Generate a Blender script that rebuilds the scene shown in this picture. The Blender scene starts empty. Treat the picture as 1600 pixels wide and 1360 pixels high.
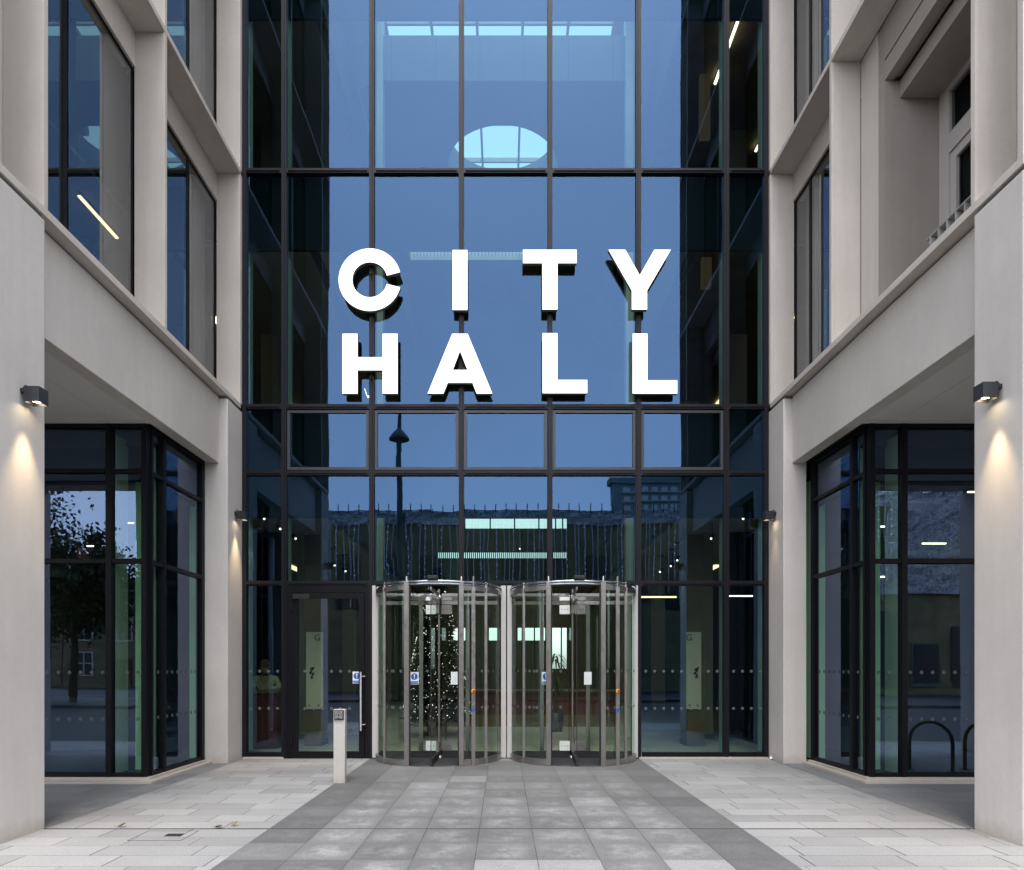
import bpy, bmesh, math, random
from mathutils import Vector, Matrix
random.seed(7)
sc = bpy.context.scene
COL = sc.collection
R = math.radians

# ------------------------------------------------------------------ camera model
F, VX, VY, EYE = 1067.0, 786.0, 1042.0, 1.55      # focal length and vanishing point in photo pixels
D = 11.565                                        # distance to the glass facade
def PX(px, y): return (px - VX) * y / F
def PZ(py, y): return EYE + (VY - py) * y / F
cam = bpy.data.cameras.new('camera'); camo = bpy.data.objects.new('camera', cam); COL.objects.link(camo)
camo.location = (0, 0, EYE); camo.rotation_euler = (R(90), 0, 0)
cam.sensor_width = 36; cam.lens = F / 1600 * 36
cam.shift_x = (800 - VX) / 1600; cam.shift_y = (VY - 680) / 1600
cam.clip_start = 0.05; cam.clip_end = 2000
sc.camera = camo

# ------------------------------------------------------------------ materials
def newmat(name):
    m = bpy.data.materials.new(name); m.use_nodes = True
    nt = m.node_tree; nt.nodes.clear()
    out = nt.nodes.new('ShaderNodeOutputMaterial')
    return m, nt, out
def N(nt, t, **kw):
    n = nt.nodes.new(t)
    for k, v in kw.items(): setattr(n, k, v)
    return n
def setin(n, **kw):
    for k, v in kw.items(): n.inputs[k].default_value = v
def math_(nt, op, a, b=None, c=None, clamp=False):
    n = nt.nodes.new('ShaderNodeMath'); n.operation = op; n.use_clamp = clamp
    for i, v in enumerate((a, b, c)):
        if v is None: continue
        if isinstance(v, (int, float)): n.inputs[i].default_value = v
        else: nt.links.new(v, n.inputs[i])
    return n.outputs[0]
def mixc(nt, fac, a, b):
    n = nt.nodes.new('ShaderNodeMix'); n.data_type = 'RGBA'; n.blend_type = 'MIX'
    for sock, v in ((n.inputs[0], fac), (n.inputs[6], a), (n.inputs[7], b)):
        if isinstance(v, (int, float)): sock.default_value = v
        elif isinstance(v, tuple): sock.default_value = v if len(v) == 4 else (*v, 1)
        else: nt.links.new(v, sock)
    return n.outputs[2]
def pbsdf(nt, out, rough=.6, metal=0., spec=.5):
    b = nt.nodes.new('ShaderNodeBsdfPrincipled')
    b.inputs['Roughness'].default_value = rough; b.inputs['Metallic'].default_value = metal
    b.inputs['Specular IOR Level'].default_value = spec
    nt.links.new(b.outputs[0], out.inputs[0]); return b
def noise(nt, scale, detail=3., rough=.5, co=None, dist=0.):
    n = nt.nodes.new('ShaderNodeTexNoise')
    n.inputs['Scale'].default_value = scale; n.inputs['Detail'].default_value = detail
    n.inputs['Roughness'].default_value = rough; n.inputs['Distortion'].default_value = dist
    if co is None:
        co = nt.nodes.new('ShaderNodeNewGeometry').outputs['Position']
    nt.links.new(co, n.inputs['Vector']); return n.outputs['Fac']
def mapr(nt, v, a, b, c=0., d=1.):
    n = nt.nodes.new('ShaderNodeMapRange'); n.clamp = True
    nt.links.new(v, n.inputs[0])
    for i, x in enumerate((a, b, c, d)): n.inputs[i + 1].default_value = x
    return n.outputs[0]
def bump(nt, h, strength, dist, b):
    n = nt.nodes.new('ShaderNodeBump'); n.inputs['Strength'].default_value = strength
    n.inputs['Distance'].default_value = dist
    nt.links.new(h, n.inputs['Height']); nt.links.new(n.outputs[0], b.inputs['Normal'])

def plain(name, col, rough=.55, metal=0., var=.06, scale=6., spec=.5):
    m, nt, out = newmat(name); b = pbsdf(nt, out, rough, metal, spec)
    f = mapr(nt, noise(nt, scale, 4.), .3, .7)
    nt.links.new(mixc(nt, f, tuple(c * (1 - var) for c in col), tuple(min(1, c * (1 + var)) for c in col)), b.inputs['Base Color'])
    r = mapr(nt, noise(nt, scale * 5, 2.), .3, .7, max(.02, rough - .06), min(1, rough + .06))
    nt.links.new(r, b.inputs['Roughness'])
    return m
def concrete(name, col, streak=.05):
    m, nt, out = newmat(name); b = pbsdf(nt, out, .82, 0, .3)
    geo = nt.nodes.new('ShaderNodeNewGeometry').outputs['Position']
    big = mapr(nt, noise(nt, .9, 5., .55), .3, .72)
    mp = nt.nodes.new('ShaderNodeMapping'); mp.inputs['Scale'].default_value = (5, 5, .35); nt.links.new(geo, mp.inputs[0])
    run = mapr(nt, noise(nt, 1.6, 4., .6, mp.outputs[0]), .35, .7)
    fine = noise(nt, 90., 3.)
    c = mixc(nt, big, tuple(x * .89 for x in col), tuple(x * 1.05 for x in col))
    c = mixc(nt, math_(nt, 'MULTIPLY', run, streak * 6), c, tuple(x * .80 for x in col))
    pit = mapr(nt, noise(nt, 38., 2.), .70, .74)
    c = mixc(nt, math_(nt, 'MULTIPLY', pit, .14), c, tuple(x * .6 for x in col))
    oi = nt.nodes.new('ShaderNodeObjectInfo')
    c = mixc(nt, mapr(nt, oi.outputs['Random'], 0., 1., 0., .13), c, tuple(x * .62 for x in col))
    c = mixc(nt, mapr(nt, noise(nt, 14., 5., .65), .42, .75, 0., .22), c, tuple(x * .72 for x in col))
    # damp grime where the wall meets the paving
    sep = nt.nodes.new('ShaderNodeSeparateXYZ'); nt.links.new(geo, sep.inputs[0])
    edge = math_(nt, 'ADD', sep.outputs[2], math_(nt, 'MULTIPLY', noise(nt, 7., 4.), -.22))
    g = mapr(nt, edge, -.10, .05, .55, 0.)
    c = mixc(nt, g, c, (col[0] * .62, col[1] * .56, col[2] * .5))
    nt.links.new(c, b.inputs['Base Color'])
    bump(nt, math_(nt, 'ADD', fine, math_(nt, 'MULTIPLY', big, .6)), .12, .004, b)
    return m
def glassmat(name, refl, trans, wav=0., edge=.4):
    """coated pane: refl and trans are its reflectance and transmittance face on"""
    m, nt, out = newmat(name)
    lw = nt.nodes.new('ShaderNodeLayerWeight'); lw.inputs['Blend'].default_value = .5
    f = math_(nt, 'MULTIPLY', math_(nt, 'POWER', lw.outputs['Facing'], 4.), edge, clamp=True)
    gl = nt.nodes.new('ShaderNodeBsdfGlossy'); gl.inputs['Roughness'].default_value = 0.
    tr = nt.nodes.new('ShaderNodeBsdfTransparent')
    nt.links.new(mixc(nt, f, refl, (.85, .88, .92)), gl.inputs['Color'])
    nt.links.new(mixc(nt, f, trans, (.05, .06, .06)), tr.inputs['Color'])
    ad = nt.nodes.new('ShaderNodeAddShader')
    nt.links.new(gl.outputs[0], ad.inputs[0]); nt.links.new(tr.outputs[0], ad.inputs[1]); nt.links.new(ad.outputs[0], out.inputs[0])
    if wav:
        bp = nt.nodes.new('ShaderNodeBump'); bp.inputs['Strength'].default_value = 1.; bp.inputs['Distance'].default_value = wav
        nt.links.new(noise(nt, .9, 1., .4), bp.inputs['Height']); nt.links.new(bp.outputs[0], gl.inputs['Normal'])
    return m
def emit(name, col, s):
    m, nt, out = newmat(name); e = nt.nodes.new('ShaderNodeEmission')
    e.inputs[0].default_value = (*col, 1); e.inputs[1].default_value = s; nt.links.new(e.outputs[0], out.inputs[0]); return m

def slabs(name, W, L, c_lo, c_hi, shift=True, x0=0., y0=0., joint=.0028, jcol=(.05, .048, .045), blotch=0., border=None, speck=.16, jyk=.8):
    """stone slabs in courses along X, every slab with its own tone"""
    m, nt, out = newmat(name); b = pbsdf(nt, out, .72, 0, .35)
    geo = nt.nodes.new('ShaderNodeNewGeometry').outputs['Position']
    sep = nt.nodes.new('ShaderNodeSeparateXYZ'); nt.links.new(geo, sep.inputs[0])
    yy = math_(nt, 'DIVIDE', math_(nt, 'SUBTRACT', sep.outputs[1], y0), L)
    row = math_(nt, 'FLOOR', yy); fy = math_(nt, 'FRACT', yy)
    u = math_(nt, 'DIVIDE', math_(nt, 'SUBTRACT', sep.outputs[0], x0), W)
    if shift:
        w1 = nt.nodes.new('ShaderNodeTexWhiteNoise'); w1.noise_dimensions = '1D'; nt.links.new(row, w1.inputs['W'])
        u = math_(nt, 'ADD', u, math_(nt, 'MULTIPLY', w1.outputs['Value'], 3.))
        w0 = nt.nodes.new('ShaderNodeTexWhiteNoise'); w0.noise_dimensions = '1D'; nt.links.new(math_(nt, 'ADD', row, 71.3), w0.inputs['W'])
        u = math_(nt, 'MULTIPLY', u, math_(nt, 'ADD', math_(nt, 'MULTIPLY', w0.outputs['Value'], .5), .72))
    col = math_(nt, 'FLOOR', u); fx = math_(nt, 'FRACT', u)
    cv = nt.nodes.new('ShaderNodeCombineXYZ'); nt.links.new(col, cv.inputs[0]); nt.links.new(row, cv.inputs[1])
    wn = nt.nodes.new('ShaderNodeTexWhiteNoise'); wn.noise_dimensions = '2D'; nt.links.new(cv.outputs[0], wn.inputs['Vector'])
    rnd = wn.outputs['Value']
    dx = math_(nt, 'MULTIPLY', math_(nt, 'MINIMUM', fx, math_(nt, 'SUBTRACT', 1., fx)), W)
    dy = math_(nt, 'MULTIPLY', math_(nt, 'MINIMUM', fy, math_(nt, 'SUBTRACT', 1., fy)), L)
    dx = math_(nt, 'ADD', dx, math_(nt, 'MULTIPLY', math_(nt, 'SUBTRACT', noise(nt, 2.3, 2.), .5), .003))
    jx = mapr(nt, dx, joint * .6, joint * 1.5, 1., 0.); jy = mapr(nt, dy, joint * .3, joint * 1.3, jyk, 0.)
    jm = math_(nt, 'MAXIMUM', jx, jy)
    jfade = mapr(nt, noise(nt, 1.7, 3.), .35, .6, .55, 1.)
    jm = math_(nt, 'MULTIPLY', jm, jfade)
    # course joints catch less dirt and vanish in stretches
    sp = noise(nt, 260., 2., .7); sp2 = noise(nt, 85., 3., .6); st = mapr(nt, noise(nt, .8, 5., .6), .3, .75)
    tone = math_(nt, 'ADD', math_(nt, 'MULTIPLY', rnd, .58), math_(nt, 'MULTIPLY', st, .46))
    if blotch:
        cx = math_(nt, 'SUBTRACT', 1., math_(nt, 'POWER', math_(nt, 'MULTIPLY', math_(nt, 'ABSOLUTE', math_(nt, 'SUBTRACT', fx, .5)), 2.), 2.))
        cy = math_(nt, 'SUBTRACT', 1., math_(nt, 'POWER', math_(nt, 'MULTIPLY', math_(nt, 'ABSOLUTE', math_(nt, 'SUBTRACT', fy, .5)), 2.), 2.))
        bl = math_(nt, 'MULTIPLY', math_(nt, 'MULTIPLY', cx, cy), mapr(nt, math_(nt, 'ADD', math_(nt, 'MULTIPLY', noise(nt, 3.1, 4., .6), .6), math_(nt, 'MULTIPLY', noise(nt, 11., 4., .7), .4)), .43, .63))
        bl = math_(nt, 'MULTIPLY', bl, mapr(nt, sep.outputs[1], 7.5, 10.5, 1., .15))
        pale = math_(nt, 'MULTIPLY', math_(nt, 'GREATER_THAN', rnd, .86), mapr(nt, sep.outputs[1], 6.4, 6.6, .8, .25))
        tone = math_(nt, 'ADD', math_(nt, 'MULTIPLY', tone, .56), math_(nt, 'MULTIPLY', bl, blotch))
        tone = math_(nt, 'ADD', tone, math_(nt, 'MULTIPLY', pale, .6))
        if border:
            inb = math_(nt, 'MULTIPLY', math_(nt, 'GREATER_THAN', sep.outputs[0], border[0]), math_(nt, 'LESS_THAN', sep.outputs[0], border[1]))
            tone = math_(nt, 'MULTIPLY', tone, math_(nt, 'ADD', math_(nt, 'MULTIPLY', inb, .65), .35))
    c = mixc(nt, math_(nt, 'MINIMUM', tone, 1.), c_lo, c_hi)
    sm = nt.nodes.new('ShaderNodeMix'); sm.data_type = 'RGBA'; sm.blend_type = 'MULTIPLY'; sm.inputs[0].default_value = 1.
    nt.links.new(c, sm.inputs[6])
    k = math_(nt, 'ADD', mapr(nt, sp, .25, .75, 1 - speck, 1 + speck), math_(nt, 'ADD', mapr(nt, sp2, .28, .72, -.17, .17), mapr(nt, noise(nt, 38., 2., .6), .3, .7, -.07, .07)))
    cc = nt.nodes.new('ShaderNodeCombineColor')
    for i in range(3): nt.links.new(k, cc.inputs[i])
    nt.links.new(cc.outputs[0], sm.inputs[7])
    vg = nt.nodes.new('ShaderNodeTexVoronoi'); vg.inputs['Scale'].default_value = 2.4; nt.links.new(geo, vg.inputs['Vector'])
    gum = math_(nt, 'MULTIPLY', mapr(nt, vg.outputs['Distance'], .035, .055, .32, 0.), math_(nt, 'GREATER_THAN', noise(nt, .9, 1.), .5))
    c = mixc(nt, gum, sm.outputs[2], (.07, .07, .068))
    c = mixc(nt, jm, c, jcol)
    nt.links.new(c, b.inputs['Base Color'])
    bump(nt, math_(nt, 'SUBTRACT', math_(nt, 'MULTIPLY', sp2, .4), jm), .25, .003, b)
    return m

M = {}
M['conc'] = concrete('pale_concrete', (.66, .617, .585))
M['conc_fin'] = concrete('warm_concrete', (.645, .585, .535), .06)
M['recess'] = concrete('recess_shade_concrete', (.36, .325, .295), .05)  # darker concrete copy; shade inside the recess is put into the colour
M['fascia'] = concrete('fascia_concrete', (.66, .617, .575), .05)
M['soffit'] = plain('soffit_panel', (.70, .68, .65), .7, var=.03, scale=1.5)
M['sill'] = concrete('pale_sill', (.60, .56, .52), .02)
M['frame'] = plain('dark_frame', (.0085, .0085, .012), .45, var=.1, spec=.25)
M['frame_blk'] = plain('black_frame', (.0045, .0045, .0065), .5, var=.1, spec=.2)
M['frame_grey'] = plain('grey_frame', (.035, .035, .046), .45, var=.05)
M['mull_in'] = plain('inner_mullion', (.34, .40, .36), .6, var=.04)
M['spandrel'] = plain('spandrel_panel', (.004, .009, .011), .95, var=.15, scale=.7, spec=.0)
M['steel'] = plain('brushed_steel', (.40, .375, .36), .34, 1., var=.05, scale=3)
M['chrome'] = plain('polished_steel', (.72, .72, .72), .14, 1., var=.03)
M['jamb'] = plain('pale_jamb', (.52, .50, .49), .5, var=.03)
M['rubber'] = plain('black_rubber', (.012, .012, .013), .75, var=.2)
M['mat'] = plain('entrance_mat', (.022, .022, .024), .95, var=.35, scale=60)
M['white'] = plain('white_plate', (.74, .75, .73), .4, var=.03)
M['dot'] = plain('frosted_dot', (.085, .088, .085), .8, var=.05)
M['lampbody'] = plain('lamp_body', (.018, .019, .024), .45, var=.1)
M['lens'] = emit('lamp_lens', (1., .82, .5), 9.)
M['letter'] = emit('letter_face', (1., .99, .98), .75)
M['letter_side'] = plain('letter_side', (.16, .155, .14), .5, var=.05)
M['letter_back'] = plain('letter_back', (.008, .008, .008), .8, var=.1)
M['strip'] = emit('strip_light', (1., .90, .70), 1.8)
M['strip_warm'] = emit('strip_light_warm', (1., .80, .45), 1.1)
M['strip_dim'] = emit('strip_dim', (1., .80, .50), .9)
M['glow_panel'] = emit('glow_panel', (1., .66, .36), .016)
M['spot'] = emit('spot_face', (1., .95, .84), 1.6)
M['post'] = concrete('post_paint', (.50, .465, .44), .02)
M['facade_glass'] = glassmat('facade_glass', (.0345, .0655, .122), (.42, .535, .475), .0014)
M['shop_glass'] = glassmat('shop_glass', (.075, .105, .165), (.50, .62, .53), .0012)
M['win_glass'] = glassmat('window_glass', (.27, .285, .30), (.34, .38, .38), .001)
M['dark_glass'] = glassmat('dark_glass', (.012, .014, .018), (.45, .48, .48), 0, .15)
M['clear'] = glassmat('clear_glass', (.045, .05, .05), (.84, .90, .86), 0, .22)
M['rear_pane'] = glassmat('rear_pane', (.04, .045, .045), (.56, .68, .67))
M['roof_glass'] = glassmat('roof_glass', (.05, .06, .06), (.62, .92, .95))
M['hall_wall'] = plain('hall_wall', (.46, .385, .30), .8, var=.06, scale=1.2)
M['hall_dark'] = plain('hall_dark', (.115, .085, .052), .9, var=.12, scale=.8)
M['hall_slab'] = plain('hall_slab', (.15, .15, .14), .8, var=.05, scale=1.2)
M['satin'] = plain('satin_steel', (.62, .62, .62), .4, .35, var=.03)
M['hall_floor'] = slabs('hall_floor', .9, .9, (.40, .335, .27), (.52, .44, .36), shift=False, joint=.003)
M['wood'] = plain('oak_panel', (.20, .125, .06), .5, var=.25, scale=2.5)
M['maroon'] = plain('maroon_panel', (.14, .026, .018), .5, var=.15)
M['room'] = plain('office_wall', (.25, .23, .26), .85, var=.06, scale=.8)
M['roomdark'] = plain('office_dark', (.025, .027, .032), .85, var=.1, scale=.8)
M['green'] = plain('green_panel', (.13, .55, .24), .6, var=.1)
M['palegreen'] = plain('pale_column', (.52, .82, .60), .7, var=.05)
M['board'] = plain('sign_board', (.86, .70, .59), .6, var=.03)
M['ink'] = plain('black_ink', (.01, .01, .01), .6, var=.05)
M['blue'] = plain('sign_blue', (.015, .09, .42), .5, var=.04)
M['paper'] = plain('white_paper', (.80, .81, .82), .6, var=.02)
M['red'] = plain('red_button', (.6, .015, .01), .35, var=.05)
M['yellow'] = plain('yellow_button', (.7, .5, .02), .4, var=.05)
M['leaf'] = plain('leaf_green', (.045, .065, .02), .7, var=.5, scale=1.5)
M['needle'] = plain('fir_needle', (.018, .028, .015), .8, var=.5, scale=9)
M['bark'] = plain('bark', (.07, .05, .035), .9, var=.3, scale=12)
M['bauble'] = plain('silver_bauble', (.32, .32, .31), .35, .2, var=.1)
M['twinkle'] = emit('twinkle', (1., .96, .88), 1.1)
M['fairy'] = emit('fairy_bulb', (.88, .93, 1.), .9)
M['wire'] = plain('pale_wire', (.84, .86, .92), .5, var=.1)
M['olive'] = plain('olive_cladding', (.27, .25, .13), .8, var=.35, scale=1.1)
M['tower'] = plain('tower_concrete', (.30, .38, .39), .8, var=.1, scale=.3)
M['towerwin'] = plain('tower_window', (.92, .93, .93), .6, var=.15, scale=1.2)
M['post_green'] = plain('post_green', (.10, .17, .17), .5, var=.1)
M['stone'] = plain('house_stone', (.26, .215, .13), .9, var=.25, scale=2.5)
M['slate'] = plain('slate', (.05, .05, .06), .7, var=.2, scale=3)
M['paint'] = plain('white_paint', (.62, .62, .58), .5, var=.04)
M['asphalt'] = plain('asphalt', (.05, .051, .054), .85, var=.15, scale=2.)
M['kerb'] = plain('kerb_stone', (.30, .30, .29), .8, var=.08)
M['lightpave'] = slabs('light_granite', .62, .305, (.215, .213, .211), (.36, .357, .353), y0=.115, joint=.0042, speck=.3, jcol=(.03, .03, .03))
M['darkpave'] = slabs('dark_granite', .5015, .526, (.103, .102, .101), (.30, .298, .297), shift=False, x0=-2.232, y0=.205, joint=.0024,
                      blotch=.78, border=(-1.731, 1.778), jcol=(.02, .02, .02), jyk=.4, speck=.26)
M['porchpave'] = slabs('charcoal_granite', .6, .3, (.15, .15, .152), (.23, .23, .232), x0=.2, joint=.002, jcol=(.06, .06, .06), speck=.12)
M['orange'] = plain('orange_shade', (.55, .13, .02), .5, var=.05)
M['charcoal'] = plain('charcoal_shade', (.035, .037, .045), .5, var=.08)
M['skin'] = plain('skin', (.42, .26, .19), .6, var=.05)
M['jacket'] = plain('beige_jacket', (.55, .45, .30), .85, var=.15, scale=14)
M['trouser'] = plain('dark_trouser', (.02, .02, .025), .85, var=.15)
M['hair'] = plain('short_hair', (.16, .10, .07), .8, var=.2)
M['button_face'] = plain('button_face', (.27, .27, .27), .4, .3, var=.05)

def netmat():
    m, nt, out = newmat('draped_net'); b = pbsdf(nt, out, .8)
    geo = nt.nodes.new('ShaderNodeNewGeometry').outputs['Position']
    v = nt.nodes.new('ShaderNodeTexVoronoi'); v.feature = 'DISTANCE_TO_EDGE'; v.inputs['Scale'].default_value = 4.6
    n = nt.nodes.new('ShaderNodeTexNoise'); n.inputs['Scale'].default_value = 1.4; n.inputs['Detail'].default_value = 5
    nt.links.new(geo, n.inputs['Vector'])
    ad = nt.nodes.new('ShaderNodeVectorMath'); ad.operation = 'ADD'; nt.links.new(geo, ad.inputs[0])
    sc_ = nt.nodes.new('ShaderNodeVectorMath'); sc_.operation = 'SCALE'; sc_.inputs['Scale'].default_value = .9
    nt.links.new(n.outputs['Color'], sc_.inputs[0]); nt.links.new(sc_.outputs[0], ad.inputs[1])
    nt.links.new(ad.outputs[0], v.inputs['Vector'])
    f = mapr(nt, v.outputs['Distance'], .01, .12, 1., 0.)
    f = math_(nt, 'MAXIMUM', f, mapr(nt, noise(nt, 5., 4., .7), .5, .72))
    nt.links.new(mixc(nt, f, (.34, .36, .38), (.95, .96, .97)), b.inputs['Base Color'])
    return m
M['net'] = netmat()

# ------------------------------------------------------------------ mesh helpers
class MB:
    def __init__(self): self.v = []; self.f = []; self.mi = []; self.smooth = []
    def add(self, vs, fs, mi=0, smooth=False):
        o = len(self.v); self.v += [tuple(p) for p in vs]
        for f in fs: self.f.append(tuple(i + o for i in f)); self.mi.append(mi); self.smooth.append(smooth)
        return self
    def box(self, x0, x1, y0, y1, z0, z1, mi=0):
        x0, x1 = sorted((x0, x1)); y0, y1 = sorted((y0, y1)); z0, z1 = sorted((z0, z1))
        v = [(x0, y0, z0), (x1, y0, z0), (x1, y1, z0), (x0, y1, z0), (x0, y0, z1), (x1, y0, z1), (x1, y1, z1), (x0, y1, z1)]
        return self.add(v, [(0, 3, 2, 1), (4, 5, 6, 7), (0, 1, 5, 4), (1, 2, 6, 5), (2, 3, 7, 6), (3, 0, 4, 7)], mi)
    def quad(self, a, b, c, d, mi=0): return self.add([a, b, c, d], [(0, 1, 2, 3)], mi)
    def prism(self, pts, y0, y1, mi_front=0, mi_side=0, mi_back=0):
        """polygon in XZ (list of (x,z)) extruded along Y, front at y0"""
        n = len(pts)
        v = [(x, y0, z) for x, z in pts] + [(x, y1, z) for x, z in pts]
        area = sum(pts[i][0] * pts[(i + 1) % n][1] - pts[(i + 1) % n][0] * pts[i][1] for i in range(n))
        idx = list(range(n)) if area > 0 else list(range(n))[::-1]
        self.add(v, [tuple(idx)], mi_front); self.f[-1] = tuple(self.f[-1])
        o = len(self.v) - 2 * n
        self.f.append(tuple(o + n + i for i in idx[::-1])); self.mi.append(mi_back); self.smooth.append(False)
        for i in range(n):
            a, b = idx[i], idx[(i + 1) % n]
            self.f.append((o + b, o + a, o + n + a, o + n + b)); self.mi.append(mi_side); self.smooth.append(False)
        return self
    def tube(self, path, r, seg=10, caps=True, mi=0):
        path = [Vector(p) for p in path]; n = len(path)
        rs = r if isinstance(r, (list, tuple)) else [r] * n
        rings = []; up0 = None
        for i, p in enumerate(path):
            t = (path[min(i + 1, n - 1)] - path[max(i - 1, 0)]).normalized()
            ref = Vector((0, 0, 1)) if abs(t.z) < .9 else Vector((1, 0, 0))
            u = t.cross(ref).normalized()
            if up0 is not None and u.dot(up0) < 0: u = -u
            w = t.cross(u).normalized(); up0 = u
            rings.append([p + (u * math.cos(2 * math.pi * k / seg) + w * math.sin(2 * math.pi * k / seg)) * rs[i] for k in range(seg)])
        vs = [q for rg in rings for q in rg]; fs = []
        for i in range(n - 1):
            for k in range(seg):
                a, b = i * seg + k, i * seg + (k + 1) % seg
                fs.append((a, b, b + seg, a + seg))
        self.add(vs, fs, mi, True)
        if caps:
            self.add(rings[0], [tuple(range(seg))], mi); self.add(rings[-1], [tuple(range(seg))[::-1]], mi)
        return self
    def lathe(self, prof, c=(0, 0, 0), seg=20, mi=0):
        vs = []; fs = []
        for r, z in prof:
            for k in range(seg):
                a = 2 * math.pi * k / seg; vs.append((c[0] + r * math.cos(a), c[1] + r * math.sin(a), c[2] + z))
        for i in range(len(prof) - 1):
            for k in range(seg):
                a, b = i * seg + k, i * seg + (k + 1) % seg
                fs.append((a, b, b + seg, a + seg))
        return self.add(vs, fs, mi, True)
    def arc(self, cx, cy, r, t, a0, a1, z0, z1, n=14, mi=0):
        """curved wall segment, radius r, thickness t, angles in degrees measured from -Y (towards viewer), + to the right"""
        vs = []; fs = []
        for i in range(n + 1):
            a = R(a0 + (a1 - a0) * i / n); s, c = math.sin(a), -math.cos(a)
            for rr in (r - t / 2, r + t / 2):
                vs += [(cx + rr * s, cy + rr * c, z0), (cx + rr * s, cy + rr * c, z1)]
        for i in range(n):
            o = i * 4
            fs += [(o + 2, o + 6, o + 7, o + 3), (o + 1, o + 5, o + 4, o), (o + 3, o + 7, o + 5, o + 1), (o, o + 4, o + 6, o + 2)]
        fs += [(0, 2, 3, 1), (n * 4, n * 4 + 1, n * 4 + 3, n * 4 + 2)]
        return self.add(vs, fs, mi, False)
    def arcsheet(self, cx, cy, r, a0, a1, z0, z1, n=14, mi=0):
        vs = []; fs = []
        for i in range(n + 1):
            a = R(a0 + (a1 - a0) * i / n); s, c = math.sin(a), -math.cos(a)
            vs += [(cx + r * s, cy + r * c, z0), (cx + r * s, cy + r * c, z1)]
        for i in range(n): fs.append((i * 2, i * 2 + 2, i * 2 + 3, i * 2 + 1))
        return self.add(vs, fs, mi, True)
    def ball(self, c, r, seg=8, mi=0):
        k = seg // 2
        return self.lathe([(max(1e-4, r * math.sin(math.pi * i / k)), -r * math.cos(math.pi * i / k)) for i in range(k + 1)], c, seg, mi)
    def build(self, name, mats, parent=None, bevel=0.):
        me = bpy.data.meshes.new(name)
        off = Vector((0, 0, 0)); p = parent
        while p is not None: off += p.location; p = p.parent
        me.from_pydata([tuple(Vector(v) - off) for v in self.v], [], self.f)
        for m in (mats if isinstance(mats, (list, tuple)) else [mats]): me.materials.append(M[m] if isinstance(m, str) else m)
        me.polygons.foreach_set('material_index', self.mi); me.polygons.foreach_set('use_smooth', self.smooth)
        me.update()
        o = bpy.data.objects.new(name, me); COL.objects.link(o)
        if parent is not None: o.parent = parent
        if bevel:
            b = o.modifiers.new('bevel', 'BEVEL'); b.width = bevel; b.segments = 2; b.limit_method = 'ANGLE'
        return o
def tag(o, label=None, cat=None, group=None, kind=None):
    if label: o['label'] = label
    if cat: o['category'] = cat
    if group: o['group'] = group
    if kind: o['kind'] = kind
    return o
def thing(name, loc, label, cat, group=None):
    o = bpy.data.objects.new(name, None); COL.objects.link(o); o.location = loc; o.empty_display_size = .2
    return tag(o, label, cat, group)
def struct(name, mb, mat): return tag(mb.build(name, mat), kind='structure')
def B(x0, x1, y0, y1, z0, z1): return MB().box(x0, x1, y0, y1, z0, z1)

# ------------------------------------------------------------------ world and light
w = bpy.data.worlds.new('World'); sc.world = w; w.use_nodes = True
nt = w.node_tree; nt.nodes.clear()
sky = nt.nodes.new('ShaderNodeTexSky'); sky.sky_type = 'NISHITA'; sky.sun_disc = False
SUN_EL, SUN_ROT = R(62), R(181)
sky.sun_elevation = SUN_EL; sky.sun_rotation = SUN_ROT; sky.air_density = 1.0; sky.dust_density = 1.6; sky.ozone_density = 1.0
hs = nt.nodes.new('ShaderNodeHueSaturation'); hs.inputs['Saturation'].default_value = .30
bg = nt.nodes.new('ShaderNodeBackground'); bg.inputs[1].default_value = .15
wo = nt.nodes.new('ShaderNodeOutputWorld')
cn = nt.nodes.new('ShaderNodeTexNoise'); cn.inputs['Scale'].default_value = 2.6; cn.inputs['Detail'].default_value = 5; cn.inputs['Distortion'].default_value = .6
tcw = nt.nodes.new('ShaderNodeTexCoord'); nt.links.new(tcw.outputs['Generated'], cn.inputs['Vector'])
cm = nt.nodes.new('ShaderNodeMapRange'); nt.links.new(cn.outputs['Fac'], cm.inputs[0]); cm.inputs[1].default_value = .3; cm.inputs[2].default_value = .7; cm.inputs[3].default_value = .93; cm.inputs[4].default_value = 1.07
nt.links.new(cm.outputs[0], hs.inputs['Value'])
nt.links.new(sky.outputs[0], hs.inputs['Color']); nt.links.new(hs.outputs[0], bg.inputs[0]); nt.links.new(bg.outputs[0], wo.inputs[0])
sl = bpy.data.lights.new('sun', 'SUN'); sl.energy = .6; sl.angle = R(22); sl.color = (1., .975, .95)
so = bpy.data.objects.new('sun', sl); COL.objects.link(so)
# sky rotation r puts the sun at direction (sin r, cos r); the lamp shines the opposite way
dirv = Vector((math.sin(SUN_ROT) * math.cos(SUN_EL), math.cos(SUN_ROT) * math.cos(SUN_EL), math.sin(SUN_EL)))
so.rotation_euler = dirv.to_track_quat('Z', 'Y').to_euler(); so.location = (0, -10, 40)

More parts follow.
